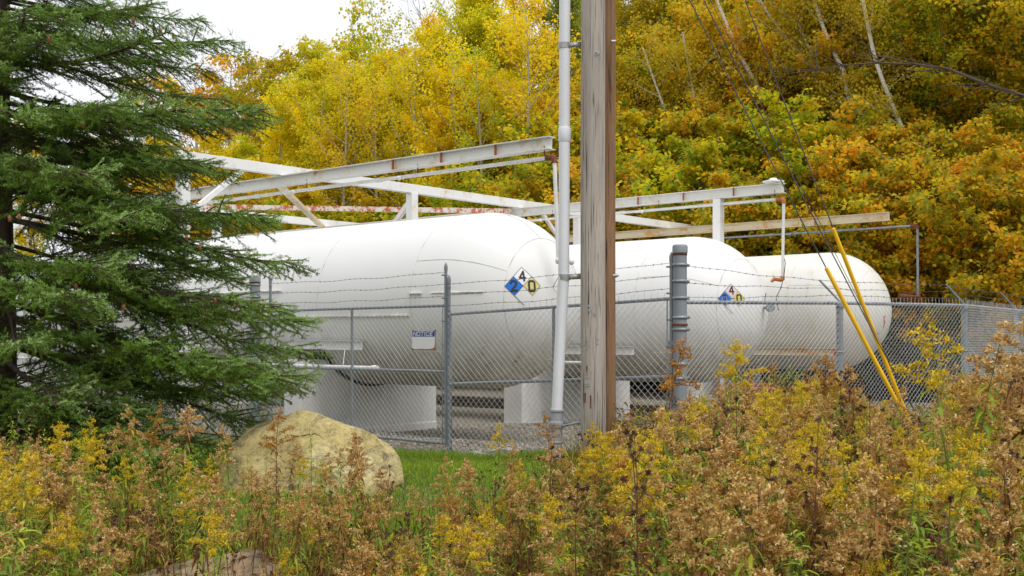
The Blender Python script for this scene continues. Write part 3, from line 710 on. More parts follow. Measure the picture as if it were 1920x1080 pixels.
# NOTICE sign wired to the left gate
qa, qb = qat(772.5, pF-.04), qat(817, pF-.04); so = PQ(pF-.04, (qa+qb)/2, 0); so[2] = EYE+(HY-656)/F*so[1]; W_ = abs(qa-qb); H_ = 37.5/F*so[1]
sg = thing('notice_sign', so, 'small white NOTICE sign with blue header and rusty edges on the left gate', 'sign')
rt = math.radians(-1.5)
def smap(a, b_, l):
    a2 = a+b_*.05; return so+(-U)*a2+Z*(b_)-V*l
sl = []
b = MB(); b.box(so+Z*H_/2, -U*W_/2, Z*H_/2, V*.002, bev=.001); pln = b.obj('plate', M['orange_rust'], sg); sl.append(pln)
w2 = W_/2
b = MB(); ev = [(-w2+.004, .012)]; 
poly = [(-w2+.004, .014), (-w2*.6, .010), (-w2*.2, .016), (w2*.2, .011), (w2*.6, .016), (w2*.86, .03), (w2*.93, .07), (w2*.95, H_*.45), (w2*.97, H_-.012), (w2*.9, H_-.004), (-w2*.9, H_-.004), (-w2+.006, H_-.012)]
b.add([smap(x-.05*y, y, .0035) for x, y in poly], [list(range(len(poly)))]); sl.append(b.obj('white_panel', M['signwhite'], sg))
b = MB(); quad(b, lambda a, c, l: smap(a-.05*c, c, l), [(-w2*.93, H_*.66), (w2*.93, H_*.66), (w2*.95, H_*.955), (-w2*.95, H_*.955)], .005, n=1); hd = b.obj('header_band', M['navy'], sg); sl.append(hd)
b = MB(); hh = H_*.19; cw = W_*.86/5.35
text(b, lambda a, c, l: smap(a-.05*c, c, l), 'NOTICE', -w2*.86, H_*.712, hh, [0, cw*.98, cw*1.94, cw*2.80, cw*3.34, cw*4.34], .0125, .0065, slant=.22, xs=cw*.70/hh/.6)
sl.append(b.obj('lettering', M['signwhite'], hd)); 
b = MB()
for a in (-w2*.95, w2*.95):
    for c in (.012, H_-.012): b.sphere(smap(a, c, .006), .012, 8)
sl.append(b.obj('bolt', M['rust'], sg)); reloc(sl, sg)

# ------------------------------------------------------------------ poles, conduit, guys
def poleobj(mat, c, r0, r1, h, label, seed):
    g = gz(c); root = thing('utility_pole', (c[0], c[1], g), label, 'utility pole')
    b = MB(); n = 40; rg = np.random.default_rng(seed); zs = np.linspace(-.2, h, 60); vs = []
    lob = 1+.02*rg.standard_normal(n); lob = (lob+np.roll(lob, 1))/2
    for z in zs:
        r = r0+(r1-r0)*z/h
        for k in range(n):
            a = 2*math.pi*k/n; rr = r*lob[k]*(1+.006*math.sin(z*3+k)); vs.append((rr*math.cos(a)+.004*math.sin(z*1.1+seed), rr*math.sin(a), z))
    f = [[i*n+k, i*n+(k+1) % n, (i+1)*n+(k+1) % n, (i+1)*n+k] for i in range(59) for k in range(n)]
    b.add(vs, f); b.add([vs[59*n+k] for k in range(n)], [list(range(n))]); b.obj('shaft', mat, root, True)
    return root, g
cg = at(1112, 0, 13.55); cb = at(1136, 0, 13.80); PH = 10.8
pg, gg = poleobj(M['poleg'], cg, .155, .14, PH, 'weathered grey wooden utility pole beside the white conduit', 1)
pb, gb = poleobj(M['poleb'], cb, .125, .118, PH-.6, 'reddish brown wooden pole standing tight behind the grey pole', 2)
def frontpt(px, py, off=0): P = at(px, py, 13.55); dx = P[0]-cg[0]; r = .152; P[1] = cg[1]-math.sqrt(max(r*r-dx*dx, 0))-off; return P
b = MB()
for px_, py_, s_ in ((1117, 104, .03),): P = frontpt(px_, py_); b.box(P, np.array([s_, 0, s_])*.7, np.array([0, .004, 0]), np.array([-s_, 0, s_])*.7); b.tube([P, P-np.array([0, .03, 0])], .014, 8)
for py_ in (517,):
    P = at(1154, py_, 13.6); b.tube([P-np.array([.03, 0, 0]), P+np.array([.02, 0, 0])], .022, 8); b.tube([P, P+np.array([.04, -.01, 0])], .012, 8)
P = at(1151, 78, 13.6); b.tube([P-np.array([.03, 0, 0]), P+np.array([.02, 0, 0])], .022, 8)
P = frontpt(1102, 717); b.box(P, np.array([.05, 0, 0]), np.array([0, .006, 0]), np.array([0, 0, .012]))
P = frontpt(1102, 722); b.box(P, np.array([.045, 0, 0]), np.array([0, .008, 0]), np.array([0, 0, .008]))
o = b.obj('bolt', M['zinc'], pg); reloc([o], pg)
b = MB()
for px_, py_ in ((1104, 574), (1104, 582), (1113, 588)): P = frontpt(px_, py_); b.tube([P, P-np.array([0, .01, 0])], .02, 10)
o = b.obj('tag_disc', M['zinc'], pg, True); reloc([o], pg)
b = MB()
rg = np.random.default_rng(5)
for (x0, y0, k) in ((1095, 640, 16), (1114, 638, 14), (1098, 652, 8), (1102, 700, 12), (1098, 710, 6), (1125, 560, 5)):
    for _ in range(k):
        P = frontpt(x0+rg.uniform(-5, 7), y0+rg.uniform(-7, 9), .002); dd = nrm(rg.standard_normal(3))*.009; dd[1] *= .2; b.tube([P-dd, P+dd], .0028, 4)
o = b.obj('staple', M['zinc'], pg); reloc([o], pg)
b = MB()
for x0, y0, l in ((1096, 745, .06), (1106, 752, .08), (1099, 690, .03)): P = frontpt(x0, y0, .001); b.box(P, np.array([.008, 0, 0]), np.array([0, .002, 0]), Z*l)
o = b.obj('rust_stain_nail', M['rust'], pg); reloc([o], pg)

cpts = [(1059, -700), (1059, 0), (1058.5, 240), (1057.5, 420), (1057, 516), (1054.5, 560), (1050.5, 640), (1047, 710), (1044, 775), (1042, 815), (1040, 862)]
CD = 13.6; cl = [at(x, y, CD) for x, y in cpts]; cbase = cl[-1]; cbase[2] = gz(cbase)-.02
cr = thing('conduit_pipe', cbase, 'tall light grey plastic conduit strapped to the left of the wooden pole', 'conduit'); cl_ = []
b = MB(); b.tube(cl[:9], .068, 24); cl_.append(b.obj('upper_pipe', M['pvc'], cr, True))
b = MB(); b.tube([at(1044.5, 768, CD), at(1042, 815, CD), cl[-1]], [.076, .078, .08], 24); cl_.append(b.obj('lower_pipe', M['pvcd'], cr, True))
b = MB(); b.tube([at(1058.6, 238, CD), at(1058.6, 242, CD), at(1058.5, 264, CD), at(1058.5, 267, CD)], [.069, .078, .078, .069], 24); cl_.append(b.obj('coupling', M['pvc'], cr, True))
for y, x, r_, hh in ((770, 1044.3, .083, .02), (796, 1043, .088, .045), (829, 1041.4, .083, .015), (858, 1040.2, .10, .05)):
    b = MB(); c = at(x, y, CD); b.tube([c+Z*hh, c+Z*hh*.9, c-Z*hh*.9, c-Z*hh], [r_*.95, r_, r_, r_*.95], 24); cl_.append(b.obj('clamp_ring', M['pvcd'], cr, True))
b = MB(); c = at(1046, 798, CD); b.tube([c+np.array([.05, -.06, 0]), at(1086, 792, 13.5)], .014, 8); b.tube([at(1043, 790, CD)-np.array([.085, 0, 0]), at(1043, 790, CD)-np.array([.085, 0, -.05])], .012, 8); cl_.append(b.obj('tie_bolt', M['galv'], cr, True))
for y in (86, 520):
    b = MB(); c = at(1058, y, CD); b.tube([c+Z*.035, c-Z*.035], .074, 24); b.box(c+np.array([.12, -.04, .005]), np.array([.10, .0, .004]), np.array([0, .004, 0]), Z*.032); b.tube([c+np.array([.09, -.045, 0]), c+np.array([.09, -.06, 0])], .014, 10); cl_.append(b.obj('strap_bracket', M['zinc'], cr, True))
reloc(cl_, cr)

# guy wires: straight lines between the pole and their anchors
def lineat(P0, P1, px):
    lo, hi = 0., 1.
    for _ in range(40):
        m_ = (lo+hi)/2
        if pxof(P0+(P1-P0)*m_) < px: lo = m_
        else: hi = m_
    return P0+(P1-P0)*lo
def anchor(x, y, D): P = at(x, y, D); P[2] = gz(P); return P
def guy(top, toe, gpx0, label, extra, r=.0075):
    root = thing('guy_wire', toe, label, 'guy wire', 'guy wires of the utility pole'); L = []
    b = MB(); n = 24; pts = [top+(toe-top)*t-Z*.10*math.sin(math.pi*t) for t in np.linspace(0, 1, n)]; b.tube(pts, r, 6); L.append(b.obj('cable', M['cable'], root))
    if gpx0:
        g0 = lineat(top, toe, gpx0); b = MB(); d_ = nrm(toe-g0); e = toe-d_*.12; Lg = np.linalg.norm(e-g0)
        sg_ = lambda t: -Z*.10*math.sin(math.pi*min(1, np.linalg.norm(g0+d_*t-top)/np.linalg.norm(toe-top)))
        b.tube([g0+d_*t+sg_(t) for t in np.linspace(0, Lg, 14)], [.024]+[.027]*12+[.026], 12); b.sphere(g0+sg_(0), .025, 10); L.append(b.obj('guard', M['yellow'], root, True))
        b = MB(); mm = lineat(top, toe, (gpx0+pxof(toe))/2); 
    if extra:
        b = MB()
        for t in (.955, .965, .975): P = top+(toe-top)*t-Z*.02; b.tube([P-Z*.03, P+Z*.03], .02, 8)
        L.append(b.obj('cable_clamp', M['rust'], root))
    reloc(L, root)
tp1 = np.array([cg[0]+.1, cg[1], EYE+(HY+337)/F*13.55]); 
def toe_on(top, x1, y1, D1):
    """extend the line from top through the sighted point down to the ground"""
    P = at(x1, y1, D1); d = P-top; t = 1.
    for _ in range(400):
        Q = top+d*t
        if Q[2] <= gz(Q)+.02: break
        t += .004
    return top+d*t
guy(tp1, toe_on(tp1, 1705, 795, 13.3), 1550, 'guy wire whose yellow guard leans lower and nearer, crossing the fence rail', False)
tp2 = np.array([cg[0]+.1, cg[1], EYE+(HY+720)/F*13.55])
guy(tp2, toe_on(tp2, 1680, 724, 14.2), 1563, 'guy wire whose yellow guard starts higher up, the upper of the two guards', False)
tp3 = tp1+Z*.35; guy(tp3, toe_on(tp3, 1676, 690, 13.9), None, 'bare steel guy wire passing between the two yellow guards', True)
tp4 = tp1+Z*.6; guy(tp4, toe_on(tp4, 1683, 700, 14.1), None, 'thinner bare guy wire just right of the other bare one between the guards', False, .004)

# ------------------------------------------------------------------ rocks
def rock(name, c, size, mat, label, cat, seed, planes=16, rz=0, warp=.5, group=None, flat=None, peak=None):
    rg = np.random.default_rng(seed); n1, n2 = 110, 180
    th = np.linspace(.02, math.pi-.02, n1); ph = np.arange(n2)*2*math.pi/n2
    T_, Pp = np.meshgrid(th, ph, indexing='ij'); d = np.stack([np.sin(T_)*np.cos(Pp), np.sin(T_)*np.sin(Pp), np.cos(T_)], -1)
    N = nrm(rg.standard_normal((planes, 3))); dist = rg.uniform(.62, 1.0, planes)
    dt = d@N.T; r = np.min(np.where(dt > .05, dist/np.maximum(dt, .05), 9), -1); r = np.minimum(r, 1.15)
    for k, (fq, am) in enumerate(((2.5, .05), (5, .03), (11, .014), (23, .008))):
        a = nrm(rg.standard_normal((3, 3))); r = r*(1+am*np.sin(d@a[0]*fq*2+seed)*np.sin(d@a[1]*fq*2+1)*2*warp+am*np.sin(d@a[2]*fq*3.1+2)*warp)
    v = d*r[..., None]*np.array(size)
    if peak is not None: v = peak(v)
    cz, sz = math.cos(rz), math.sin(rz); v = np.stack([v[..., 0]*cz-v[..., 1]*sz, v[..., 0]*sz+v[..., 1]*cz, v[..., 2]], -1)
    i = np.arange(n1-1)[:, None]*n2; j = np.arange(n2)[None]; j2 = (j+1) % n2
    b = MB(); b.add(v.reshape(-1, 3), np.stack([i+j, i+j2, i+n2+j2, i+n2+j], -1).reshape(-1, 4)[:, ::-1])
    b.add(v[0], [list(range(n2))[::-1]]); b.add(v[-1], [list(range(n2))])
    o = b.obj(name, mat, None, True, label=label, cat=cat, group=group); o.location = tuple(float(t) for t in c)
    return o
BD = 11.2
BT = ([-.96, -.92, -.88, -.72, -.56, -.07, .09, .36, .58, .77, .90, .955, .975], [.0, .12, .27, .62, .72, .83, .86, .77, .58, .47, .32, .18, .0])
def bpeak(v):
    d = nrm(v/np.array([1.05, .75, 1.0])); rr = np.linalg.norm(v/np.array([1.05, .75, 1.0]), axis=-1)
    ex, ey, ez = d[..., 0], d[..., 1], d[..., 2]; x = np.sign(ex)*np.abs(ex)**.8*1.02; w = np.sqrt(np.maximum(1-ex*ex, 1e-6)); cy, cz_ = ey/w, ez/w
    k = np.clip(rr/np.percentile(rr, 60), .68, 1.08); sq = (np.abs(cy)**2.6+np.abs(cz_)**2.6)**(1/2.6)
    T_ = np.interp(x/1.05, *BT)+.012*np.sin(x*23)*1.0; yw = .78*np.maximum(1-np.abs(x)**3.5, 0)**.5
    kk = np.where(cz_ > .75, 1., k); z = np.where(cz_ > 0, T_*cz_/sq*kk, -.15)
    # the front face leans back above a bulge
    w_ = np.stack([x, yw*cy/sq*k, z], -1)
    for n_, d_ in (((-.75, -.60, .28), .76), ((-.25, -.85, .45), .60), ((.45, -.72, .52), .665), ((.80, -.30, .52), .79), ((.62, -.78, .05), .80), ((-.45, -.3, .84), .70), ((.35, .1, .93), .755), ((-.05, -.55, .83), .70), ((.93, -.35, -.1), .86), ((-.9, -.1, .42), .94), ((.15, -.97, .12), .63), ((.1, .8, .6), .6)):
        n_ = nrm(np.array(n_)); wob = .018*np.sin(w_[..., 0]*9+d_*20)*np.sin(w_[..., 2]*11+d_*9)
        w_ = w_-n_*np.maximum(0, w_@n_-d_-wob)[..., None]*.93
    return w_
bc = at(563, 0, BD); rock('boulder', (bc[0], bc[1]+.45, gz(bc)+.0), (1.05, .75, 1.0), M['boulder'], 'big yellow sandstone boulder on the lawn below the spruce tips', 'boulder', 4, 11, 0, 1.0, peak=bpeak)
c = at(372, 0, 6.3); rock('rock', (c[0], c[1], gz(c)+.02), (.50, .38, .40), M['rock2'], 'flat grey and orange rock half hidden in weeds near the camera', 'rock', 9, 14)
c = at(952, 0, 15.4); rock('rock', (c[0], c[1], gz(c)+.02), (.24, .13, .10), M['whiterock'], 'larger pale rock in the grass under the right gate', 'rock', 12, 12)
c = at(893, 0, 15.8); rock('rock', (c[0], c[1], gz(c)+.01), (.22, .1, .07), M['whiterock'], 'smaller low pale rock left of the other pale rock under the gates', 'rock', 15, 12)

# timber edge and red pump behind the tanks
tw = thing('retaining_wall', PQ(25.0, 15, 0)[:2].tolist()+[gz(PQ(24.8, 15, 0))], 'low dark timber retaining wall behind the middle tank', 'retaining wall'); L = []
for z, qo in ((-2.16, 0), (-1.98, 1.1)):
    for k in range(13): b = MB(); q0 = -2+k*2.6+qo; b.bar(PQ(24.98, q0, z+.02), PQ(24.98, q0+2.58, z+.02), .16, .17, bev=.012, r=random.random()); L.append(b.obj('timber', M['timber'], tw))
reloc(L, tw)
pc = PQ(27.0, 11.0, 0); pc = np.array([at(1425, 0, 27.5)[0], 27.5, 0]); g = gz(pc)
pm = thing('pump_skid', (pc[0], pc[1], g), 'dark red pump unit in the shade under the right tank', 'pump'); L = []
b = MB(); b.box((pc[0], pc[1], g+.55), (.42, 0, 0), (0, .3, 0), (0, 0, .42), bev=.05); L.append(b.obj('housing', M['dkred'], pm))
b = MB(); b.box((pc[0], pc[1], g+.08), (.55, 0, 0), (0, .36, 0), (0, 0, .05), bev=.01); L.append(b.obj('base_frame', M['galvd'], pm))
b = MB(); b.tube([(pc[0]-.7, pc[1]-.25, g+.85), (pc[0]+.3, pc[1]-.32, g+.85)], .05, 12); b.tube([(pc[0]-.35, pc[1]-.32, g+.1), (pc[0]-.35, pc[1]-.32, g+.85)], .05, 12); L.append(b.obj('pipe', M['red'], pm, True))
b = MB(); b.tube([(pc[0]-1.1, pc[1]+.1, g+.45), (pc[0]-.45, pc[1]+.1, g+.45)], .27, 20); L.append(b.obj('motor', M['dkred'], pm, True)); reloc(L, pm)

# ------------------------------------------------------------------ trees
def unit(n): return nrm(rng.standard_normal((n, 3)))
def make_tree(h, cr, low, limbs, leaves, leafsz, sides=7, up=.55, wid=1.0, spread=.42, sub=6, shape='aspen'):
    tb = MB(); lean = rng.uniform(-.04, .04, 2); k = 12; zs = np.linspace(-.3, h*.97, k)
    path = np.stack([lean[0]*zs+.10*np.sin(zs*.5+rng.uniform(0, 6)), lean[1]*zs+.10*np.sin(zs*.45+rng.uniform(0, 6)), zs], -1)
    r0 = h*.0085+.02; tb.tube(path, np.linspace(r0, .012, k), sides, cap=False)
    S = []; E = []
    for i in range(limbs):
        f = (i+.5)/limbs; z0 = h*(low+(1-low)*f*.97)
        if shape == 'aspen': env = min(1, (f+.25)*1.5)*(1-f)**.6+.10
        elif shape == 'round': env = math.sin(math.pi*(f*.8+.14))**.5
        else: env = 1-f*.5
        L = cr*env*rng.uniform(.45, 1.25); a = i*2.4+rng.uniform(-.6, .6); b0 = np.array([np.interp(z0, zs, path[:, 0]), np.interp(z0, zs, path[:, 1]), z0])
        d = np.array([math.cos(a), math.sin(a), up*rng.uniform(.5, 1.4)]); cv = rng.uniform(-.1, .25)
        lp = lambda t_: b0+d*L*t_+Z*(cv*L*t_*t_)
        t = np.linspace(0, 1, 5); pts = np.array([lp(x) for x in t])+rng.standard_normal((5, 3))*.04*L*t[:, None]
        tb.tube(pts, np.linspace(max(r0*(1-f)*.42, .014), .006, 5), 4, cap=False); S.append(lp(.45)); E.append(lp(1.05))
        for s_ in range(sub):
            tt = rng.uniform(.25, .98); c = lp(tt); a2 = a+rng.choice([-1, 1])*rng.uniform(.4, 1.1); l2 = L*rng.uniform(.22, .5)*(1.15-tt*.5)
            e = c+np.array([math.cos(a2), math.sin(a2), up*rng.uniform(.1, 1.5)])*l2; S.append(c); E.append(e)
            if s_ % 2 == 0: tb.tube([c, e], [.008, .003], 3, cap=False)
    S, E = np.array(S), np.array(E); cen = S; w = np.linalg.norm(E-S, axis=1)*rng.uniform(.15, 1.7, len(S)); ids = rng.choice(len(S), leaves, p=w/w.sum())
    tq = rng.uniform(0, 1.08, leaves)[:, None]; P = S[ids]+(E-S)[ids]*tq+rng.standard_normal((leaves, 3))*np.array([spread, spread, spread*.55])*wid
    P[:, 2] += -.06
    d = unit(leaves); d[:, 2] = d[:, 2]*.6-.35; n = unit(leaves)*.8+Z
    r = np.clip(.52+.25*rng.standard_normal(leaves)+(rng.random(len(cen))[ids]-.5)*.5, 0, 1)
    lb = MB(); sz = leafsz*rng.uniform(.7, 1.3, leaves); lb.kites(P, d, n, sz, sz*.82, r, bend=.12)
    return tb, lb
def variants(nm, n, trunkmat, leafm, **k):
    out = []
    for i in range(n):
        t, l = make_tree(**k); out.append((t.mesh(nm+'_trunk', trunkmat, True), l.mesh(nm+'_crown', leafm)))
    return out
VT = {'aspen': variants('aspen', 5, M['aspenbark'], M['leaf'], h=15, cr=2.3, low=.30, limbs=66, leaves=23000, leafsz=.120, spread=.15, sub=6, up=1.15),
      'maple': variants('maple', 4, M['bark'], M['leafmix'], h=12, cr=3.3, low=.12, limbs=64, leaves=24000, leafsz=.145, up=.42, spread=.17, sub=7, shape='round'),
      'shrub': variants('shrub', 4, M['bark'], M['leafmix'], h=6.5, cr=2.3, low=.05, limbs=44, leaves=13500, leafsz=.145, up=.40, spread=.14, sub=7, shape='round'),
      'thin': variants('thin', 3, M['aspenbark'], M['leaf'], h=15, cr=2.4, low=.3, limbs=40, leaves=3600, leafsz=.13, up=1.3, spread=.2, sub=5),
      'bare': variants('bare', 2, M['bark'], M['leaf'], h=13, cr=3.0, low=.25, limbs=70, leaves=160, leafsz=.1, up=1.3, spread=.3, sub=8)}
TREES = []
COL = {'yellow': (1.0, .84, .02), 'gold': (1.0, .76, .025), 'lime': (.80, .78, .03), 'olive': (.32, .34, .04), 'orange': (.62, .22, .03), 'red': (.42, .12, .045), 'mixg': (.84, .92, .6), 'mixy': (1.02, .94, .8), 'mixo': (1.10, .86, .7)}
def tree(px, p, kind, col, h=None, top=None, vi=None):
    q = qat(px, p); P = PQ(p, q, 0); g = gz(P); base = {'aspen': 15, 'maple': 12, 'shrub': 6.5, 'thin': 15, 'bare': 13}[kind]
    if top is not None: h = (EYE+(HY-top)/F*P[1]-g)
    s = h/base; TREES.append(dict(px=px, p=p, P=P, g=g, kind=kind, col=col, s=s, vi=vi if vi is not None else random.randrange(len(VT[kind]))))
# skyline and front rows, left to centre
for a in [(60, 40, 'aspen', 'yellow', 230), (180, 37, 'aspen', 'lime', 250), (300, 39, 'aspen', 'yellow', 260), (250, 46, 'thin', 'gold', 150), (395, 36.5, 'aspen', 'yellow', 250),
          (435, 52, 'maple', 'mixo', 108), (360, 56, 'bare', 'olive', 130), (478, 50, 'bare', 'olive', 100), (528, 46, 'maple', 'mixg', 100), (515, 36, 'aspen', 'yellow', 190), (470, 38, 'aspen', 'lime', 260),
          (600, 42, 'aspen', 'lime', 72), (612, 37, 'aspen', 'yellow', 95), (575, 40, 'aspen', 'gold', 150), (672, 43, 'maple', 'mixg', 75), (690, 37, 'aspen', 'yellow', 140), (735, 40, 'aspen', 'gold', 85), (722, 48, 'thin', 'lime', 0),
          (770, 37, 'aspen', 'yellow', 110), (785, 49, 'bare', 'olive', 10), (800, 44, 'aspen', 'gold', 35), (862, 39, 'aspen', 'lime', -30), (850, 36, 'aspen', 'yellow', 130), (925, 40, 'aspen', 'yellow', -40), (905, 36.5, 'aspen', 'yellow', 100),
          (985, 42, 'aspen', 'gold', -10), (965, 37, 'aspen', 'gold', 150), (640, 35, 'aspen', 'gold', 250), (560, 34.5, 'shrub', 'mixy', 345), (740, 34.5, 'shrub', 'mixy', 372), (830, 35, 'aspen', 'gold', 215),
          (820, 33.5, 'shrub', 'mixg', 388), (905, 33.5, 'shrub', 'mixg', 365), (960, 33.8, 'shrub', 'mixg', 345), (1010, 33.5, 'shrub', 'mixg', 335), (680, 33.5, 'shrub', 'mixg', 398), (610, 33.8, 'shrub', 'mixg', 395), (648, 34.6, 'thin', 'gold', 120), (702, 34.9, 'thin', 'yellow', 140), (786, 34.6, 'thin', 'gold', 90), (856, 34.8, 'thin', 'yellow', 60), (902, 34.5, 'thin', 'lime', 80), (590, 35, 'thin', 'yellow', 170), (1003, 35.5, 'thin', 'gold', -20), (430, 34, 'shrub', 'mixy', 330), (330, 34, 'shrub', 'mixy', 330), (1020, 39, 'maple', 'mixo', 180)]:
    tree(a[0], a[1], a[2], a[3], top=a[4])
# right hand hillside
for i in range(16):
    tree(1085+i*58+random.uniform(-18, 18), random.uniform(44, 47), random.choice(['aspen', 'maple', 'maple']), random.choice(['mixy', 'mixg', 'mixo', 'mixg']), h=random.uniform(11, 14.5))
for i in range(13):
    tree(1080+i*70+random.uniform(-22, 22), random.uniform(38.5, 41), 'maple', random.choice(['mixy', 'mixg', 'mixy', 'mixo']), h=random.uniform(9.5, 12))
for i, cgs in enumerate(['mixg', 'mixy', 'mixg', 'mixy', 'mixg', 'mixy', 'mixg', 'mixy', 'mixy', 'mixo', 'mixy', 'mixy', 'mixo']):
    tree(1070+i*70+random.uniform(-14, 14), random.uniform(34.6, 36.2), 'shrub', cgs, top=random.uniform(170, 235) if i < 7 else random.uniform(225, 275))
for i, cgs in enumerate(['mixg', 'mixy', 'mixg', 'mixg', 'mixy', 'mixg', 'mixy', 'mixy', 'mixy', 'mixo', 'mixy', 'mixo']):
    tree(1060+i*76+random.uniform(-14, 14), random.uniform(32.6, 33.4), 'shrub', cgs, top=random.uniform(300, 345))
for px_, p_, kd, cl2, tp_ in ((1215, 42, 'aspen', 'mixg', -120), (1160, 40, 'aspen', 'mixy', -40), (1290, 41, 'aspen', 'mixy', -160), (640, 36.2, 'aspen', 'lime', 120), (815, 37.5, 'aspen', 'yellow', 60), (880, 38, 'aspen', 'lime', 10), (940, 38, 'aspen', 'yellow', 40), (700, 38.5, 'aspen', 'lime', 120), (1000, 36, 'aspen', 'yellow', 190), (1090, 52, 'aspen', 'mixg', -60), (1045, 47, 'aspen', 'olive', -30), (1330, 54, 'aspen', 'mixg', -90), (1600, 55, 'maple', 'mixg', -150), (1850, 54, 'maple', 'mixg', -150)): tree(px_, p_, kd, cl2, top=tp_)
for i in range(9): tree(420+i*80+random.uniform(-20, 20), random.uniform(50, 56), random.choice(['aspen', 'maple']), random.choice(['mixg', 'mixy']), h=random.uniform(8, 10))
ORD = ['first', 'second', 'third', 'fourth', 'fifth', 'sixth', 'seventh', 'eighth', 'ninth', 'tenth', 'eleventh', 'twelfth', 'thirteenth', 'fourteenth', 'fifteenth', 'sixteenth', 'seventeenth', 'eighteenth', 'nineteenth', 'twentieth', 'twenty-first', 'twenty-second', 'twenty-third', 'twenty-fourth', 'twenty-fifth', 'twenty-sixth']
DESC = {('aspen', 'yellow'): 'bright yellow aspen', ('aspen', 'gold'): 'golden orange aspen', ('aspen', 'lime'): 'lime green aspen', ('aspen', 'olive'): 'dull olive aspen', ('aspen', 'mixg'): 'tall green and yellow aspen', ('aspen', 'mixy'): 'tall mixed yellow aspen', ('aspen', 'mixo'): 'tall orange tinged aspen',
        ('maple', 'mixg'): 'greenish maple', ('maple', 'mixy'): 'yellow maple', ('maple', 'mixo'): 'orange red maple', ('shrub', 'mixg'): 'low bushy green maple', ('shrub', 'mixy'): 'low bushy yellow maple', ('shrub', 'mixo'): 'low bushy orange maple'}
bykey = {}
for t in TREES: t['kind2'] = (t['kind'], t['col']); t['d'] = DESC.get(t['kind2'], {'thin': 'sparse half bare birch', 'bare': 'leafless grey tree'}.get(t['kind'], 'tree')); bykey.setdefault(t['d'], []).append(t)
def leafcol(k, c):
    c = COL[c]
    return (*c, 1)
def tint(t):
    c = np.array(COL[t['col']]); j = rng.uniform(.86, 1.12); c = c*j*np.array([rng.uniform(.95, 1.06), rng.uniform(.93, 1.07), 1])
    if t['kind'] in ('aspen', 'thin', 'bare') and t['col'].startswith('mix'): c = {'mixg': np.array([.46, .50, .04]), 'mixy': np.array([.80, .64, .04]), 'mixo': np.array([.86, .60, .04])}[t['col']]*j
    return tuple(np.clip(c, 0, 1.3))+(1,)
for d, ts in bykey.items():
    ts.sort(key=lambda t: t['px'])
    for i, t in enumerate(ts):
        lab = f"{ORD[i]} {d} from the left in the autumn wood" if len(ts) > 1 else f"only {d} in the autumn wood behind the tanks"
        if len(ts) > 1 and i == len(ts)-1: lab = f"rightmost {d} in the autumn wood"
        nm = {'aspen': 'aspen_tree', 'maple': 'maple_tree', 'shrub': 'maple_bush', 'thin': 'birch_tree', 'bare': 'bare_tree'}[t['kind']]
        r_ = thing(nm, (t['P'][0], t['P'][1], t['g']), lab, 'tree', 'trees on the wooded hill', random.uniform(0, 6.28)); s = t['s']; wx = 1.0 if t['kind'] != 'aspen' else random.uniform(.85, 1.1)/max(s, .6)**.5
        r_.scale = (s*wx, s*wx, s); tm, lm = VT[t['kind']][t['vi']]
        tr = link('trunk', tm, r_); cr_ = link('crown', lm, r_); cr_.color = tint(t)
# leaning birches on the right: each trunk bent its own way
BIR = [([(1447, 200), (1427, 173), (1387, 104), (1343, 0), (1310, -90)], 37.6, 'white birch trunk leaning left, third birch from the left'),
       ([(1550, 175), (1535, 156), (1479, 80), (1431, 12), (1395, -60)], 38.2, 'slender birch leaning left, fourth birch from the left'),
       ([(1565, 190), (1551, 156), (1511, 80), (1491, 24), (1470, -60)], 37.9, 'thin curving birch, fifth birch from the left'),
       ([(1652, 247), (1591, 192), (1583, 132), (1555, 84), (1525, 0), (1500, -90)], 37.4, 'crooked white birch behind the arching branch, sixth from the left'),
       ([(1566, 85), (1562, 60), (1556, 0), (1550, -80)], 38.6, 'short visible upright birch top between two leaning birches'),
       ([(1706, 275), (1702, 265), (1668, 185), (1640, 112), (1618, 0), (1600, -90)], 36.6, 'rightmost thick white birch above the orange maples'),
       ([(1290, 345), (1286, 337), (1258, 237), (1230, 160), (1205, 90)], 36.4, 'pale birch trunk leaning left, leftmost of the birches right of the pole'),
       ([(1330, 290), (1326, 275), (1308, 215), (1295, 150), (1280, 60)], 36.9, 'thin pale birch, second of the birches right of the pole')]
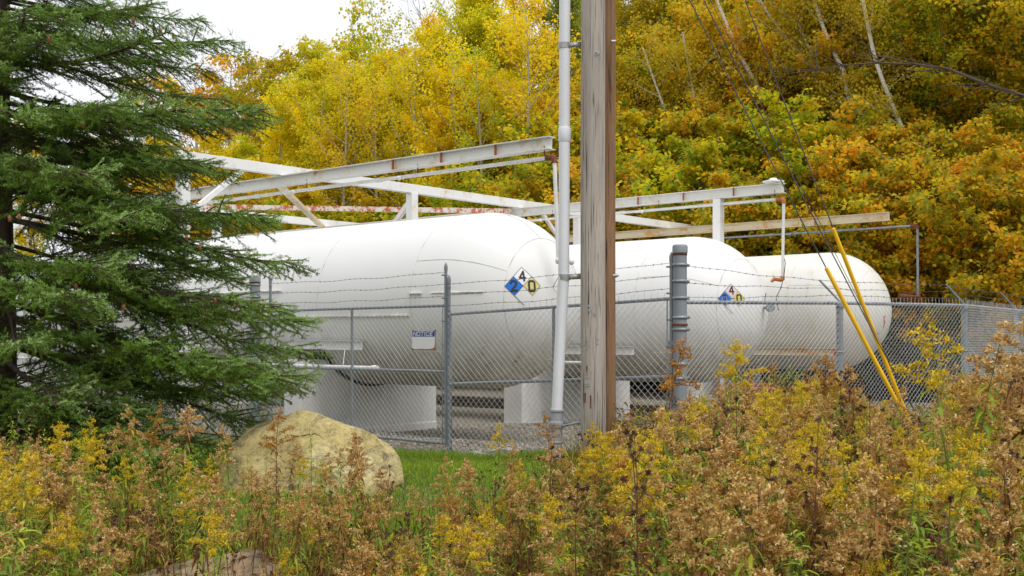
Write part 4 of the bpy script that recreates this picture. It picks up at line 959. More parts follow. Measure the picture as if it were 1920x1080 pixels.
for k, (pts, p_, lab) in enumerate(BIR):
    P3_ = [onp(x, y, p_) for x, y in pts]; d0 = nrm(P3_[0]-P3_[1]); base = P3_[0].copy(); base_g = base+d0*0; base_g = np.array([base[0]+(base[2]-gz(base))*.18, base[1]+.1, gz(base)-.2])
    pp_ = [base_g, (base_g+base)/2+np.array([.05, 0, 0])]+P3_; n = len(pp_)
    r_ = thing('birch_tree', (base_g[0], base_g[1], base_g[2]+.2), lab, 'tree', 'leaning birches on the wooded hill')
    tb = MB(); rad = .085+.03*(k in (0, 3, 5)); rads = np.linspace(rad, rad*.55, n)*.85
    # resample smoothly
    tt = np.linspace(0, n-1, 24); X = np.array(pp_); Pn = np.stack([np.interp(tt, range(n), X[:, i]) for i in range(3)], -1); Pn[1:-1] = (Pn[:-2]+Pn[1:-1]*2+Pn[2:])/4
    tb.tube(Pn, np.interp(tt, range(n), rads), 9); cen = []
    for i in range(26):
        f = rng.uniform(.30, 1); c0 = Pn[int(f*23)]; d = unit(1)[0]*np.array([1, 1, .3])+Z*.6; L = rng.uniform(.6, 1.7); tb.tube([c0, c0+d*L*.5, c0+d*L+Z*.1], [.02, .012, .005], 4, cap=False); cen += [c0+d*L*t for t in (.5, .8, 1.05)]
    o1 = tb.obj('trunk', M['birchbark'], r_, True); lb = MB(); cen = np.array(cen); N = 3200; ids = rng.integers(0, len(cen), N)
    lb.kites(cen[ids]+rng.standard_normal((N, 3))*.3, unit(N)-Z*.3, unit(N)+Z, .12*rng.uniform(.7, 1.2, N), .09, rng.random(N)*.9, bend=.1); o2 = lb.obj('crown', M['leaf'], r_); o2.color = (.68, .52, .03, 1)
    reloc([o1, o2], r_)
# arching dark limb of an off-frame tree at the right
ar = [(2010, 235), (1920, 180), (1850, 158), (1780, 130), (1720, 121), (1650, 118), (1580, 122), (1530, 132), (1480, 138), (1450, 139)]
P3_ = [onp(x, y, 31.5+.1*i) for i, (x, y) in enumerate(ar)]; base = P3_[0]; bg = np.array([base[0]+2.2, base[1]+.3, gz(base+np.array([2.2, .3, 0]))])
r_ = thing('arching_tree', bg, 'dark leafless limb arching in from the right edge above the maples', 'tree'); tb = MB()
tb.tube([bg-Z*.2, bg+np.array([-.3, 0, 4.]), (base+bg)/2+np.array([.4, 0, 2.0]), base], [.12, .10, .08, .056], 8); o1 = tb.obj('trunk', M['sprbark'], r_, True)
tb = MB(); tb.tube(P3_, np.linspace(.055, .006, len(P3_)), 7)
for i in range(1, 9):
    for _ in range(4):
        d = unit(1)[0]*np.array([1, .6, .8])+np.array([-.6, 0, .25]); tb.tube([P3_[i], P3_[i]+d*.6, P3_[i]+d*1.3+Z*rng.uniform(-.2, .2)], [.016, .01, .004], 4, cap=False)
o2 = tb.obj('limb', M['sprbark'], r_, True); reloc([o1, o2], r_)

# hillside undergrowth, one mass
N = 150000; px_ = rng.uniform(-100, 2020, N); p_ = 31.0+rng.gamma(1.6, 2.6, N); xr = (px_-CX)/F; D = p_/(.645*xr+.764); X = xr*D; Y = D
lump = .5+.5*np.sin(X*1.1+np.sin(Y*.7)*2)*np.sin(Y*.9+np.cos(X*.5)*2); h = rng.random(N)**1.2*(.35+1.5*lump)
b = MB(); d = unit(N)*np.array([1, 1, .5])+Z*.5; L_ = rng.uniform(.12, .26, N)
tone = np.clip(.15+.45*rng.random(N)+.35*(np.sin(X*.8+1)*np.sin(Y*.6))+.12*h, 0, 1)
b.kites(np.stack([X, Y, ground(X, Y)+h], -1), d, unit(N)+Z*.3, L_, L_*.35, tone, bend=.15); b.obj('hillside_undergrowth', M['under'], None, kind='stuff', label='tangled brown and green undergrowth on the hillside', cat='undergrowth')

N = 60000; px_ = rng.uniform(1560, 2020, N); p_ = rng.uniform(31.9, 34.6, N); xr = (px_-CX)/F; D = p_/(.645*xr+.764); X = xr*D; Y = D
hm = 1.1+.9*np.sin(X*2.3)*np.sin(Y*2.9)+sstep(1600, 1750, px_)*.9; h = rng.random(N)**.8*hm; b = MB(); d = unit(N)*np.array([1, 1, .6])+Z*.7; L_ = rng.uniform(.10, .20, N)
b.kites(np.stack([X, Y, ground(X, Y)+h], -1), d, unit(N)+Z*.2, L_, L_*.2, np.clip(.35+.3*rng.standard_normal(N)+.25*np.sin(X*3), 0, 1), bend=.2); b.obj('tall_herbs', M['wl_green'], None, kind='stuff', label='yellow green tall herbs on the bank behind the right corner of the fence', cat='undergrowth')

# ------------------------------------------------------------------ spruce
def twigs_needles(nb, S, E, tone, dens=430, nl=.0150):
    """needles along many twig segments S->E (arrays)"""
    d = E-S; L = np.linalg.norm(d, axis=1); cnt = np.maximum((L*dens).astype(int), 3); ids = np.repeat(np.arange(len(S)), cnt); N = len(ids)
    t = rng.random(N)[:, None]; dn = nrm(d)[ids]; P = S[ids]+d[ids]*t
    rnd_ = unit(N); perp = nrm(rnd_-dn*np.sum(rnd_*dn, 1, keepdims=True)); perp[:, 2] = perp[:, 2]*.8+.18
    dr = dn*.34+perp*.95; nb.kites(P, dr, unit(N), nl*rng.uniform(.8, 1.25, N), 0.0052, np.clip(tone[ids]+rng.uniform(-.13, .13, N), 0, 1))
def spruce_branch(L, droop):
    wb = MB(); nb = MB(); k = 14; t = np.linspace(0, 1, k)
    z = droop*L*(-t+0.0)*1.0+.30*droop*L*t**3+.05*np.sin(t*5+rng.uniform(0, 6)); y = .06*L*np.sin(t*3+rng.uniform(0, 6))*t
    path = np.stack([L*t, y, z], -1); wb.tube(path, np.linspace(.030, .004, k), 6, cap=False)
    S = []; E = []; T = []
    ap = path[int(k*.82):]; S += list(ap[:-1]); E += list(ap[1:]); T += [.8]*(len(ap)-1)
    n2 = int(L/.050)
    for i in range(n2):
        f = .16+.82*(i+rng.random())/n2; c = np.array([np.interp(f, t, path[:, j]) for j in range(3)])
        sd = 1 if i % 2 else -1; l2 = (.20+.92*(1-f)**.75)*rng.uniform(.6, 1.15)*min(1, L/3.0)**.5*(.65 if f < .3 else 1)
        a = sd*math.radians(rng.uniform(38, 68)); dirv = np.array([math.cos(a), math.sin(a), rng.uniform(-.42, .26)]); 
        hang = rng.uniform(.05, .35)
        q = [c+dirv*l2*s_-Z*hang*l2*s_**1.5+np.array([.10*l2*s_*s_, 0, .10*l2*s_**3]) for s_ in np.linspace(0, 1, 5)]; wb.tube(q, np.linspace(.008, .0025, 5), 3, cap=False)
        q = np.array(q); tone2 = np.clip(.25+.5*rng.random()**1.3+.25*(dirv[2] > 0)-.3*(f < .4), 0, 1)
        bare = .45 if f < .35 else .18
        for j in range(4):
            if (j+1)/4 > bare: S.append(q[j]); E.append(q[j+1]); T.append(tone2+.1*(j == 3))
        n3 = int(l2/.046)
        for m_ in range(n3):
            g = .12+.86*(m_+rng.random())/max(n3, 1)
            if g < bare and rng.random() < .85:
                c3 = np.array([np.interp(g, np.linspace(0, 1, 5), q[:, j]) for j in range(3)]); dd = unit(1)[0]*.10; wb.tube([c3, c3+dd], [.003, .0015], 3, cap=False); continue
            c3 = np.array([np.interp(g, np.linspace(0, 1, 5), q[:, j]) for j in range(3)]); s3 = 1 if m_ % 2 else -1; a3 = a+s3*math.radians(rng.uniform(35, 60))
            l3 = (.05+.17*(1-g))*rng.uniform(.7, 1.2); dz = rng.uniform(-.75, .42); e = c3+np.array([math.cos(a3), math.sin(a3), dz])*l3
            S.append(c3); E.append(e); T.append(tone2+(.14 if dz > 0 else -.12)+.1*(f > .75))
            if l3 > .13 and rng.random() < .5:
                mm = c3+(e-c3)*.5; e2 = mm+np.array([math.cos(a3+.8*s3), math.sin(a3+.8*s3), dz-.1])*l3*.5; S.append(mm); E.append(e2); T.append(tone2)
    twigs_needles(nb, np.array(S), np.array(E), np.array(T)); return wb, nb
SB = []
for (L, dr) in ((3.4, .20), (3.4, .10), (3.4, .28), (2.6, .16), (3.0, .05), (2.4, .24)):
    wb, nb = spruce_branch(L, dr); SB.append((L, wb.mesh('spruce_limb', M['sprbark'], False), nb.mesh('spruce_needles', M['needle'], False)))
sx, sy = at(0, 0, 13.1)[:2]; sg_ = gz((sx, sy))
sp = thing('spruce_tree', (sx, sy, sg_), 'large dark green spruce filling the left side in front of the tanks', 'tree')
b = MB(); zs = np.linspace(-.2, 14, 16); b.tube([np.array([.02*math.sin(z), .02*math.cos(z), z]) for z in zs], np.linspace(.19, .01, 16), 14); b.obj('trunk', M['sprbark'], sp, True)
def addbranch(z, az, L, pitch, vi=None, roll=None):
    vi = random.randrange(len(SB)) if vi is None else vi; L0, wm, nm_ = SB[vi]
    o = link('branch', wm, sp); o.location = (0, 0, z); o.rotation_euler = (roll if roll is not None else random.uniform(-.25, .25), -pitch, az); s = L/L0; o.scale = (s, max(s, .75), max(s, .7)*1.15)
    n = link('needles', nm_, o); return o
def Lz(z): return max(.3, 3.95-.27*z)*(.78 if z < .5 else 1)
nb_ = 0
# chosen boughs that make the outline on the right: tip pixel, tip height and reach
def bough(tx, ty, fwd, z_off, vi, Dt=None):
    """tip at picture spot tx,ty at distance Dt; starts z_off above the tip on the trunk"""
    Dt = Dt or 12.6; T_ = at(tx, ty, Dt); v = T_-np.array([sx, sy, 0]); az = math.atan2(v[1], v[0]); Lh = math.hypot(v[0], v[1]); L0, wm, nm_ = SB[vi]
    dr = {0: .20, 1: .10, 2: .28, 3: .16, 4: .05, 5: .24}[vi]*.7; z = T_[2]-sg_+z_off; pitch = math.atan2(-z_off, Lh)+math.atan(dr); Ltot = math.hypot(Lh, z_off)/math.cos(math.atan(dr))*.99
    return addbranch(z, az, Ltot, pitch, vi)
for t in [(435, 75, 0, .35, 1, 12.4), (390, 40, 0, .2, 4, 13.4), (335, 65, 0, .1, 3, 11.6), (300, 5, 0, .2, 0, 12.2), (395, 118, 0, .5, 2, 13.0), (505, 228, 0, .35, 1, 13.1), (490, 210, 0, .25, 4, 12.4), (385, 215, 0, .35, 0, 11.4), (200, 195, 0, .2, 3, 10.9),
          (420, 165, 0, .3, 2, 13.6), (440, 330, 0, .45, 1, 13.0), (350, 300, 0, .3, 4, 11.6), (150, 320, 0, .3, 3, 10.6), (558, 462, 0, .85, 2, 12.6), (520, 420, 0, .7, 0, 13.4), (500, 405, 0, .6, 1, 12.0), (240, 380, 0, .45, 5, 10.9), (455, 500, 0, .6, 5, 13.4),
          (575, 622, 0, .85, 2, 12.4), (590, 600, 0, .8, 0, 13.0), (520, 580, 0, .7, 1, 11.7), (180, 500, 0, .4, 3, 10.6), (585, 700, 0, .85, 0, 12.8), (560, 680, 0, .7, 2, 12.0), (470, 690, 0, .6, 4, 11.4), (580, 768, 0, .75, 2, 12.9), (520, 745, 0, .65, 0, 13.5),
          (430, 850, 0, .55, 1, 12.3), (330, 830, 0, .5, 5, 11.3), (90, 760, 0, .5, 3, 10.6), (60, 640, 0, .5, 0, 10.4), (120, 560, 0, .45, 4, 10.2), (70, 60, 0, .2, 1, 10.9), (30, 180, 0, .3, 5, 10.6), (160, 30, 0, .2, 0, 11.6), (25, 15, 0, .2, 1, 11.0), (5, 115, 0, .25, 0, 11.1), (30, 300, 0, .3, 4, 10.9)]:
    bough(*t); nb_ += 1
az = .3
for i in range(62):
    z = .45+i*.135 if i < 51 else 7.5+(i-51)*.56; az = random.uniform(-2.7, .55) if i % 4 else random.uniform(.55, 3.5); L = Lz(z)*random.uniform(.66, .90); addbranch(z+random.uniform(-.05, .05), az, L, random.uniform(-.22, .0)+.02*z)
# hanging cones / browned tips, seen scattered on the near boughs
for (x, y, D_) in ((250, 32, 11.8), (300, 52, 12), (325, 62, 12), (160, 322, 10.8), (18, 403, 10.6), (36, 400, 10.6), (375, 458, 11.8), (205, 430, 11.3), (403, 558, 12), (440, 570, 12), (85, 538, 10.8), (60, 772, 10.9), (475, 720, 12), (480, 712, 12), (142, 530, 10.8), (232, 570, 11.2), (92, 68, 11), (155, 228, 11), (350, 440, 11.6)):
    b = MB(); c = at(x, y, D_)-np.array([sx, sy, sg_]); b.lathe(c-Z*.07, [(0, .004), (.015, .015), (.04, .019), (.06, .012), (.07, .004)], 8); b.obj('cone', M['cone'], sp)

# ------------------------------------------------------------------ weeds
def weed(kind, h):
    """goldenrod: stem, leaves, plume; kind 'tan','gold','rust','green'"""
    st = MB(); lf = MB(); pm_ = MB(); k = 8; zs = np.linspace(0, h, k); ln = rng.uniform(-.10, .10, 2)*h; ph = rng.uniform(0, 6)
    path = np.stack([ln[0]*(zs/h)**2+.012*np.sin(zs*6+ph), ln[1]*(zs/h)**2+.012*np.cos(zs*5+ph), zs], -1); st.tube(path, np.linspace(.0045, .0016, k), 5, cap=False)
    n = int(h*(80 if kind != 'green' else 105)); f = np.sort(rng.uniform(.12, .88 if kind != 'green' else .99, n)); P = np.stack([np.interp(f*h, zs, path[:, j]) for j in range(3)], -1)
    a = np.arange(n)*2.4+rng.uniform(-.3, .3, n); up = rng.uniform(.0, .9, n) if kind != 'tan' else rng.uniform(-.7, .5, n); d = np.stack([np.cos(a), np.sin(a), up], -1)
    L = (.125-.06*f)*rng.uniform(.7, 1.25, n)
    if kind == 'tan': r = np.clip(rng.normal(.45, .25, n), 0, 1)
    else: r = np.clip(rng.normal(.35, .22, n)+.2*f, 0, 1)
    keep = rng.random(n) < (.8 if kind == 'tan' else .95)
    lf.leaves2(P[keep], d[keep], L[keep], L[keep]*(.17 if kind != 'tan' else .20), rng.uniform(.2, 1.0 if kind != 'tan' else 1.8, keep.sum()), r[keep])
    if kind == 'stalk':
        for i in range(rng.integers(9, 15)):
            z0 = h*rng.uniform(.45, .95); a_ = rng.uniform(0, 6.28); c = np.array([np.interp(z0, zs, path[:, 0]), np.interp(z0, zs, path[:, 1]), z0]); l = rng.uniform(.06, .22)*(1.2-z0/h*.6); e = c+np.array([math.cos(a_)*.55, math.sin(a_)*.55, .9])*l
            st.tube([c, (c+e)/2+np.array([math.cos(a_), math.sin(a_), -.3])*l*.12, e], [.002, .0016, .0012], 3, cap=False)
            for q_ in ([e] if rng.random() < .5 else [e, e+rng.standard_normal(3)*.02]): st.kites(np.repeat(q_[None], 16, 0)+rng.standard_normal((16, 3))*.002, unit(16), unit(16), .015, .011, rng.uniform(0, .45, 16))
        st.kites(np.repeat(path[-1][None], 20, 0), unit(20), unit(20), .018, .012, rng.uniform(0, .4, 20))
    elif kind != 'green':
        nb2 = rng.integers(9, 14); pl0 = h*rng.uniform(.70, .80); S = []
        for i in range(nb2):
            f = (i+.3)/nb2; z0 = pl0+(h-pl0)*f*rng.uniform(.9, 1.05); c = np.array([np.interp(z0, zs, path[:, 0]), np.interp(z0, zs, path[:, 1]), z0]); a = i*2.4+rng.uniform(-.7, .7)
            l = (.035+.115*(1-f)**.8)*rng.uniform(.7, 1.25); d = np.array([math.cos(a), math.sin(a), rng.uniform(.5, 1.1)]); q = [c+d*l*s_-Z*l*.55*s_*s_ for s_ in (0, .35, .7, 1)]
            st.tube(q, [.0016, .0013, .001, .0008], 3, cap=False); q = np.array(q); m_ = int(l*300); s_ = rng.uniform(.12, 1, m_)
            S.append(np.stack([np.interp(s_, (0, .35, .7, 1), q[:, j]) for j in range(3)], -1)+rng.standard_normal((m_, 3))*.0085+Z*.008)
        S.append(path[-1]+rng.standard_normal((18, 3))*np.array([.008, .008, .025]))
        S = np.concatenate(S); m_ = len(S); rep = 4; Pn = np.repeat(S, rep, 0)+rng.standard_normal((m_*rep, 3))*.0035
        sz = .0155 if kind == 'tan' else .0135; base = np.repeat(rng.normal(.5, .2, m_), rep)
        pm_.kites(Pn, unit(m_*rep)+Z*.3, unit(m_*rep), sz*rng.uniform(.6, 1.3, m_*rep), sz*.55, np.clip(base+rng.uniform(-.15, .15, m_*rep), 0, 1))
    return st, lf, pm_
WV = {}
WM = {'tan': ('wstem_b', 'wl_brown', 'pl_tan'), 'gold': ('wstem_g', 'wl_green', 'pl_gold'), 'rust': ('wstem_b', 'wl_brown', 'pl_rust'), 'tang': ('wstem_g', 'wl_green', 'pl_tan'), 'green': ('wstem_g', 'wl_green', None), 'stalk': ('wstem_b', 'wl_brown', None)}
for kd, n in (('tan', 5), ('gold', 4), ('rust', 3), ('tang', 2), ('green', 3), ('stalk', 3)):
    WV[kd] = []
    for i in range(n):
        bs = weed({'tang': 'tan'}.get(kd, kd) if kd != 'tang' else 'tan', 1.15); ms = WM[kd]
        WV[kd].append(dict(raw=bs, me=[bs[j].mesh(f'{kd}_weed', M[ms[j]], False) if ms[j] else None for j in range(3)]))
SPOTS = []
def dmax(px):
    return float(np.interp(px, [-100, 100, 330, 400, 700, 960, 1040, 1120, 1200, 1900, 2100], [9.8, 9.5, 8.2, 7.4, 7.6, 7.2, 10.0, 12.6, 12.9, 13.6, 14]))
tries = 0
while len(SPOTS) < 900 and tries < 40000:
    tries += 1; D = math.sqrt(random.uniform(3.2**2, 13.6**2)); px = random.uniform(-60, 1980)
    if D > dmax(px) or (220 < px < 520 and D < 6.4 and random.random() < .72): continue
    P = at(px, 0, D); 
    if .645*P[0]+.764*P[1] > 11.0 and px < 1300: continue
    hmax = {True: 1.18, False: .98}[px > 1150]
    if 380 < px < 1000: hmax = .82
    h = random.uniform(.62, 1.04)*hmax
    zz = gz(P)+h; tp = HY-(zz-EYE)/D*F
    if px > 1250 and tp < 668: continue
    if 1580 < px < 1765 and tp < np.interp(px, [1580, 1630, 1690, 1730, 1765], [690, 735, 795, 795, 700]): continue
    if px < 1430 and px > 700 and tp < np.interp(px, [700, 1080, 1120, 1200, 1300, 1430], [845, 835, 805, 795, 742, 690]): continue
    pn = .5+.5*math.sin(P[0]*1.3+.5)*math.sin(P[1]*1.1+1.)
    if px < 420: kd = random.choices(['gold', 'tan', 'tang', 'green', 'rust'], [2.2, 1.2, 3, 6, .6])[0]; h *= random.choice([.8, .9, 1, 1.08])
    elif px > 1650 and D < 8: kd = random.choices(['gold', 'tan', 'tang', 'green', 'rust'], [3, 2, 2, 4, 1])[0]
    else: kd = random.choices(['gold', 'tan', 'tang', 'green', 'rust'], [1.4+2.6*pn, 4.2, 3.0, 2.6+2.4*(1-pn), 1.2])[0]
    if random.random() < (.13 if px > 700 else .07): kd = 'stalk'; h *= 1.06
    SPOTS.append((D, px, P, h, kd))
SPOTS.sort(key=lambda s: s[0]); 
REG = lambda px, D: (('left' if px < 640 else 'middle' if px < 1280 else 'right'), ('near' if D < 6 else 'farther'))
KN = {'tan': 'brown goldenrod gone to tan seed', 'gold': 'golden flowering goldenrod with green leaves', 'rust': 'rusty brown goldenrod plume', 'tang': 'tan seeded goldenrod with green leaves', 'green': 'leafy green stalk without a flower head', 'stalk': 'thin dark branching stalk with round button seed heads'}
def place_weed(P, h, kd, label, group, lean=0.12):
    if lean > .1 and random.random() < .15: lean = .38
    v = random.choice(WV[kd]); r_ = thing({'green': 'leafy_weed', 'stalk': 'dry_stalk'}.get(kd, 'goldenrod'), (P[0], P[1], gz(P)-.01), label, 'weed', group, random.uniform(0, 6.28)); s = h/1.15
    r_.scale = (s*1.05, s*1.05, s); r_.rotation_euler = (random.gauss(0, lean*.6), random.gauss(0, lean*.6), random.uniform(0, 6.28))
    for nm, me in zip(('stem', 'leaves', 'plume'), v['me']):
        if me: link(nm, me, r_)
ind = SPOTS[:270]; rest = SPOTS[270:]
for D, px, P, h, kd in ind:
    rg_ = REG(px, D); place_weed(P, h, kd, f"{KN[kd]}, {rg_[1]} {rg_[0]} part of the weed field", f"{KN[kd].split(' with')[0]} plants, {rg_[1]} {rg_[0]} field")
SPEC = [(118, 795, 7.6, 'gold', 'golden goldenrod head highest at far left against the dark spruce'), (165, 822, 7.2, 'gold', 'golden goldenrod just right of the highest left one'), (440, 806, 7.8, 'tang', 'tan seeded goldenrod with green leaves left of the boulder face'),
        (508, 772, 7.4, 'rust', 'orange goldenrod standing in front of the left boulder face'), (588, 800, 8.8, 'green', 'green leafy weed in front of the middle of the boulder'), (655, 812, 8.0, 'tan', 'dry brown weed in front of the right boulder face'), (690, 815, 7.9, 'tan', 'thin dark dry stalk at the right boulder edge'),
        (1238, 640, 8.6, 'rust', 'tall rusty goldenrod directly left of the thick gate post'), (1388, 645, 8.0, 'gold', 'tall golden goldenrod right of the thick gate post'), (1300, 742, 9, 'tan', 'brown goldenrod in front of the thick gate post'), (1545, 668, 10.0, 'rust', 'pointed brown goldenrod in front of the right tank channel'),
        (1602, 690, 9.2, 'tan', 'brown goldenrod just left of the yellow guards'), (1790, 612, 5.6, 'gold', 'large bright goldenrod rising over the fence at right'), (1812, 640, 5.5, 'tang', 'tan goldenrod beside the large bright one at right'), (1905, 600, 6.0, 'tan', 'tall brown seed head at the right edge above the fence'), (1880, 672, 7, 'tan', 'brown feathery head below the right edge one'),
        (1045, 775, 9.2, 'rust', 'pointed rusty plume in front of the conduit foot'), (930, 795, 9.5, 'gold', 'golden goldenrod leaning before the pale rocks'), (1105, 792, 9.6, 'gold', 'golden goldenrod at the foot of the wooden pole'), (1175, 775, 10, 'rust', 'brown goldenrod right of the pole foot'), (885, 862, 7, 'tan', 'upright brown seed head on the lawn in the middle'), (960, 838, 8, 'tan', 'brown seed head left of the conduit foot'),
        (470, 850, 8.4, 'green', 'green weed against the dark left boulder face'), (540, 840, 8.6, 'tan', 'brown seeded weed low in front of the boulder'), (625, 850, 8.2, 'tang', 'tan and green weed before the pale boulder face'), (570, 860, 7.9, 'gold', 'yellow weed at the boulder foot'), (720, 880, 7.7, 'tan', 'dry weed at the right boulder foot'),
        (415, 860, 9.6, 'tan', 'brown weed at the left corner of the boulder'), (455, 880, 9.2, 'tang', 'short tan weed low on the left of the boulder'), (492, 845, 9.4, 'green', 'leafy weed left of the orange goldenrod'), (522, 870, 9.1, 'tan', 'brown weed right of the orange goldenrod'), (560, 830, 9.6, 'tang', 'tan weed before the boulder middle'), (606, 870, 9.0, 'gold', 'small yellow weed before the boulder'), (640, 838, 9.3, 'tang', 'pale seeded weed on the right boulder half'), (668, 885, 8.8, 'tan', 'low brown weed on the right boulder half'),
        (225, 860, 7.4, 'gold', 'golden weed near the spruce foot'), (300, 850, 7.8, 'tang', 'tan weed between spruce foot and boulder')]
for px, py, D, kd, lab in SPEC:
    P = at(px, py, D); h = P[2]-gz(P); place_weed(P, h, kd, lab, None, .03)
def bake(objs, mats, name, label, cat):
    b = MB(); mi = {m: i for i, m in enumerate(mats)}
    for D, px, P, h, kd in objs:
        v = random.choice(WV[kd])['raw']; s = h/1.15; a = random.uniform(0, 6.28); ca, sa = math.cos(a), math.sin(a); lx, ly = random.gauss(0, .07), random.gauss(0, .07); g = gz(P)
        for j in range(3):
            mt = WM[kd][j]
            if mt is None or not v[j].v: continue
            vv = np.concatenate(v[j].v); rr = np.concatenate(v[j].r); X = (vv[:, 0]*ca-vv[:, 1]*sa)*s+vv[:, 2]*lx*s+P[0]; Y = (vv[:, 0]*sa+vv[:, 1]*ca)*s+vv[:, 2]*ly*s+P[1]
            base = b.n; b.v.append(np.stack([X, Y, vv[:, 2]*s+g], -1)); b.r.append(rr); b.n += len(vv); first = True
            for f in v[j].f: b.f.append(f+base); b.m.append(mi[mt])
    me = b.mesh(name, [M[m] for m in mats]); return link(name, me, None, label, cat, None, 'stuff')
bake(rest, ['wstem_b', 'wstem_g', 'wl_brown', 'wl_green', 'pl_tan', 'pl_gold', 'pl_rust'], 'goldenrod_field', 'dense brown and gold goldenrod field in front of the fence', 'weeds')

# low litter and leaves under the weeds
N = 120000; D = np.sqrt(rng.uniform(3.0**2, 14.2**2, N)); px_ = rng.uniform(-80, 2000, N); X = (px_-CX)/F*D; pv = .645*X+.764*D
dm = np.interp(px_, [-100, 100, 330, 400, 700, 960, 1040, 1120, 1200, 1900, 2100], [10.2, 10.0, 8.6, 7.0, 7.1, 7.6, 10.4, 13.0, 14.2, 14.6, 15]); k = (D < dm+rng.normal(0, .25, N)) & ((pv < 11.2) | (px_ > 1300)) & ((px_ < 220) | (px_ > 520) | (D > 6.6) | (rng.random(N) < .35))
X, D, px_ = X[k], D[k], px_[k]; N = len(X); h = rng.random(N)**1.5*np.where(px_ > 1150, .75, .42); b = MB()
d = unit(N)*np.array([1, 1, .4])+Z*rng.uniform(0, 1.6, N)[:, None]; L_ = rng.uniform(.04, .13, N)
b.kites(np.stack([X, D, ground(X, D)+h], -1), d, unit(N)+Z*.3, L_, L_*.16, np.clip(rng.normal(.5, .24, N)+.12*np.sin(X*1.7)*np.sin(D*1.3), 0, 1), bend=.3)
# fine dry stalks
M2 = 9000; ids = rng.integers(0, N, M2); P = np.stack([X[ids], D[ids], ground(X[ids], D[ids])], -1); d = np.stack([rng.normal(0, .16, M2), rng.normal(0, .16, M2), np.ones(M2)], -1)
b.kites(P, d, unit(M2)*np.array([1, 1, 0]), rng.uniform(.3, .85, M2), .006, np.clip(rng.normal(.45, .2, M2), 0, 1))
b.obj('meadow_litter', M['meadow'], None, kind='stuff', label='low withered leaves and dry grass between the goldenrod stems', cat='ground cover')
# pale dry grass tuft at the guard feet
b = MB(); N = 2600; cx_ = at(1650, 0, 12.4); P = np.stack([cx_[0]+rng.normal(0, .55, N), cx_[1]+rng.normal(0, .5, N), np.zeros(N)], -1); P[:, 2] = ground(P[:, 0], P[:, 1]); d = np.stack([rng.normal(0, .35, N), rng.normal(0, .3, N), np.ones(N)], -1)
M['straw'] = leafmat('straw_grass', [(0, (.34, .24, .10)), (1, (.66, .52, .28))], .3)
b.kites(P, d, unit(N)*np.array([1, 1, 0]), rng.uniform(.25, .6, N), .007, rng.random(N), bend=.18); b.obj('straw_grass', M['straw'], None, kind='stuff', label='pale straw coloured grass around the foot of the guy wires', cat='grass')

# lawn
N = 110000; D = np.sqrt(rng.uniform(6.2**2, 17.5**2, N)); px_ = rng.uniform(-60, 1250, N); X = (px_-CX)/F*D; pv = .645*X+.764*D; edge = 11.5+.12*np.sin(X*5)+.08*np.sin(D*9)
k = (pv < edge+rng.normal(0, .05, N)); X, D = X[k], D[k]; N = len(X); pt_ = .5+.5*np.sin(X*2.1)*np.sin(D*1.9); hh = (.045+.055*pt_)*rng.uniform(.6, 1.4, N)+.07*(np.abs((.645*X+.764*D)-11.4) < .3)
b = MB(); d = np.stack([rng.normal(0, .45, N), rng.normal(0, .45, N), np.ones(N)], -1); b.kites(np.stack([X, D, ground(X, D)-.005], -1), d, unit(N)*np.array([1, 1, 0]), hh, .0065+.003*rng.random(N), np.clip(rng.normal(.42, .22, N)+.2*(1-pt_), 0, 1), bend=.15)
b.obj('lawn_grass', M['grass'], None, kind='stuff', label='short green lawn in front of the gates', cat='grass')
# gravel stones
N = 16000; D = rng.uniform(13.2, 25, N); px_ = rng.uniform(640, 1420, N); X = (px_-CX)/F*D; pv = .645*X+.764*D; k = (pv > 11.5) & (pv < 24.8); X, D = X[k], D[k]; N = len(X)
P = np.stack([X, D, ground(X, D)+.026], -1); oc = np.array([[1, 0, 0], [0, 1, 0], [-1, 0, 0], [0, -1, 0], [0, 0, .8], [0, 0, -.5]], float); sz = rng.uniform(.008, .030, N)
vv = oc[None]*sz[:, None, None]*rng.uniform(.6, 1.3, (N, 6, 1)); a = rng.uniform(0, 6.28, N); ca, sa = np.cos(a)[:, None], np.sin(a)[:, None]; vv = np.stack([vv[..., 0]*ca-vv[..., 1]*sa, vv[..., 0]*sa+vv[..., 1]*ca, vv[..., 2]], -1)+P[:, None]
fc = np.array([[0, 1, 4], [1, 2, 4], [2, 3, 4], [3, 0, 4], [1, 0, 5], [2, 1, 5], [3, 2, 5], [0, 3, 5]]); b = MB(); b.add(vv.reshape(-1, 3), (np.arange(N)[:, None, None]*6+fc[None]).reshape(-1, 3), np.repeat(rng.random(N), 6))
b.obj('gravel_stones', M['stones'], None, kind='stuff', label='loose grey gravel stones on the yard inside the gates', cat='gravel')
# fallen leaves on lawn and gravel
N = 1500; D = rng.uniform(8, 24, N); px_ = rng.uniform(100, 1400, N); X = (px_-CX)/F*D; P = np.stack([X, D, ground(X, D)+.05], -1); b = MB(); b.kites(P, unit(N)*np.array([1, 1, .2]), unit(N)*.3+Z, .05, .035, rng.uniform(.4, 1, N), bend=.1)
b.obj('fallen_leaves', M['under'], None, kind='stuff', label='scattered fallen autumn leaves on lawn and gravel', cat='leaves')

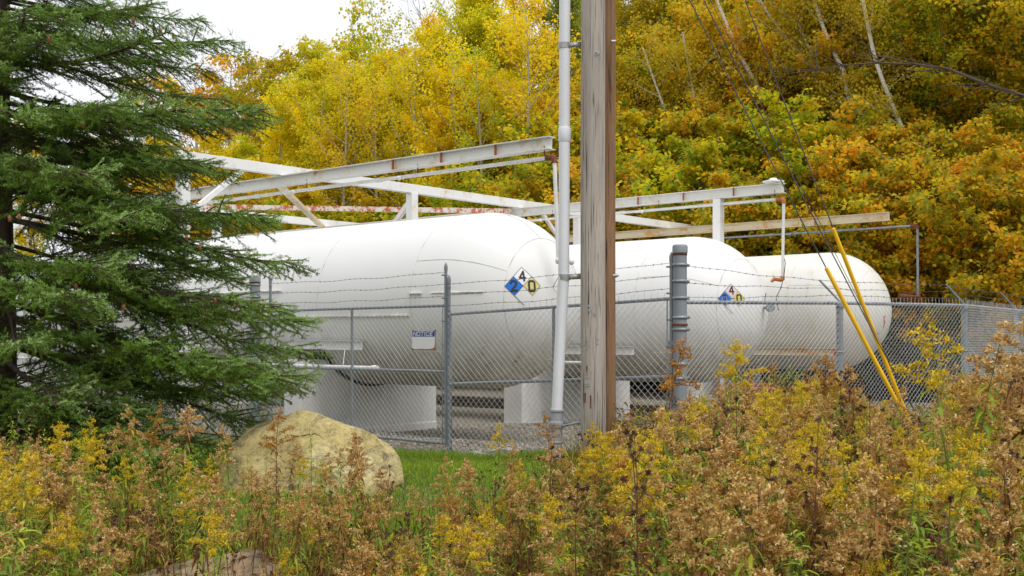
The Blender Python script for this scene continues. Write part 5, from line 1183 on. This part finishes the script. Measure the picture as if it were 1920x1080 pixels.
# ------------------------------------------------------------------ light, sky, camera
wd = bpy.data.worlds.new('World'); sc.world = wd; wd.use_nodes = True; nt = wd.node_tree; bg_ = nt.nodes['Background']
sky = nt.nodes.new('ShaderNodeTexSky'); sky.sky_type = 'NISHITA'; sky.sun_disc = False; el, rot = math.radians(64), math.radians(104)
sky.sun_elevation = el; sky.sun_rotation = rot
tc = nt.nodes.new('ShaderNodeTexCoord'); sp_ = nt.nodes.new('ShaderNodeSeparateXYZ'); nt.links.new(tc.outputs['Generated'], sp_.inputs[0])
cl = noise(nt, tc.outputs['Generated'], 2.0, 4, .5, (1, 1, 2.5))
grad = ramp(nt, sp_.outputs['Z'], [(0.0, (.80, .81, .835)), (.25, (.87, .875, .895)), (1.0, (1.0, 1.0, 1.0))])
cloud = mixc(nt, ramp(nt, cl, [(.35, (0, 0, 0)), (.7, (1, 1, 1))]), (.95, .955, .965), (1.0, 1.0, 1.0)); cloud = mixc(nt, 1.0, cloud, grad, 'MULTIPLY')
sc_ = nt.nodes.new('ShaderNodeVectorMath'); sc_.operation = 'SCALE'; sc_.inputs['Scale'].default_value = 10.2; nt.links.new(cloud, sc_.inputs[0])
mx = nt.nodes.new('ShaderNodeMix'); mx.data_type = 'RGBA'; mx.inputs[0].default_value = .94; nt.links.new(sky.outputs[0], mx.inputs[6]); nt.links.new(sc_.outputs[0], mx.inputs[7])
nt.links.new(mx.outputs[2], bg_.inputs[0]); bg_.inputs[1].default_value = .1
sl_ = bpy.data.lights.new('sun', 'SUN'); sl_.energy = 1.4; sl_.angle = math.radians(28); sl_.color = (1, .975, .94); so_ = bpy.data.objects.new('sun', sl_); C.objects.link(so_)
dirv = np.array([.42, -.38, 1.05]); import mathutils
so_.rotation_euler = mathutils.Vector(dirv).to_track_quat('Z', 'Y').to_euler()
cam = bpy.data.cameras.new('camera'); co_ = bpy.data.objects.new('camera', cam); C.objects.link(co_); co_.location = (0, 0, EYE); co_.rotation_euler = (math.pi/2, 0, 0)
cam.sensor_width = 36; cam.lens = 36*F/1920; cam.shift_y = (HY-540)/1920; cam.clip_end = 3000; cam.clip_start = .05; sc.camera = co_
sc.view_settings.view_transform = 'Standard'; sc.view_settings.look = 'None'; sc.view_settings.exposure = .27; sc.view_settings.gamma = 1
sc.cycles.max_bounces = 7; sc.cycles.diffuse_bounces = 3; sc.cycles.transmission_bounces = 3; sc.cycles.use_denoising = True
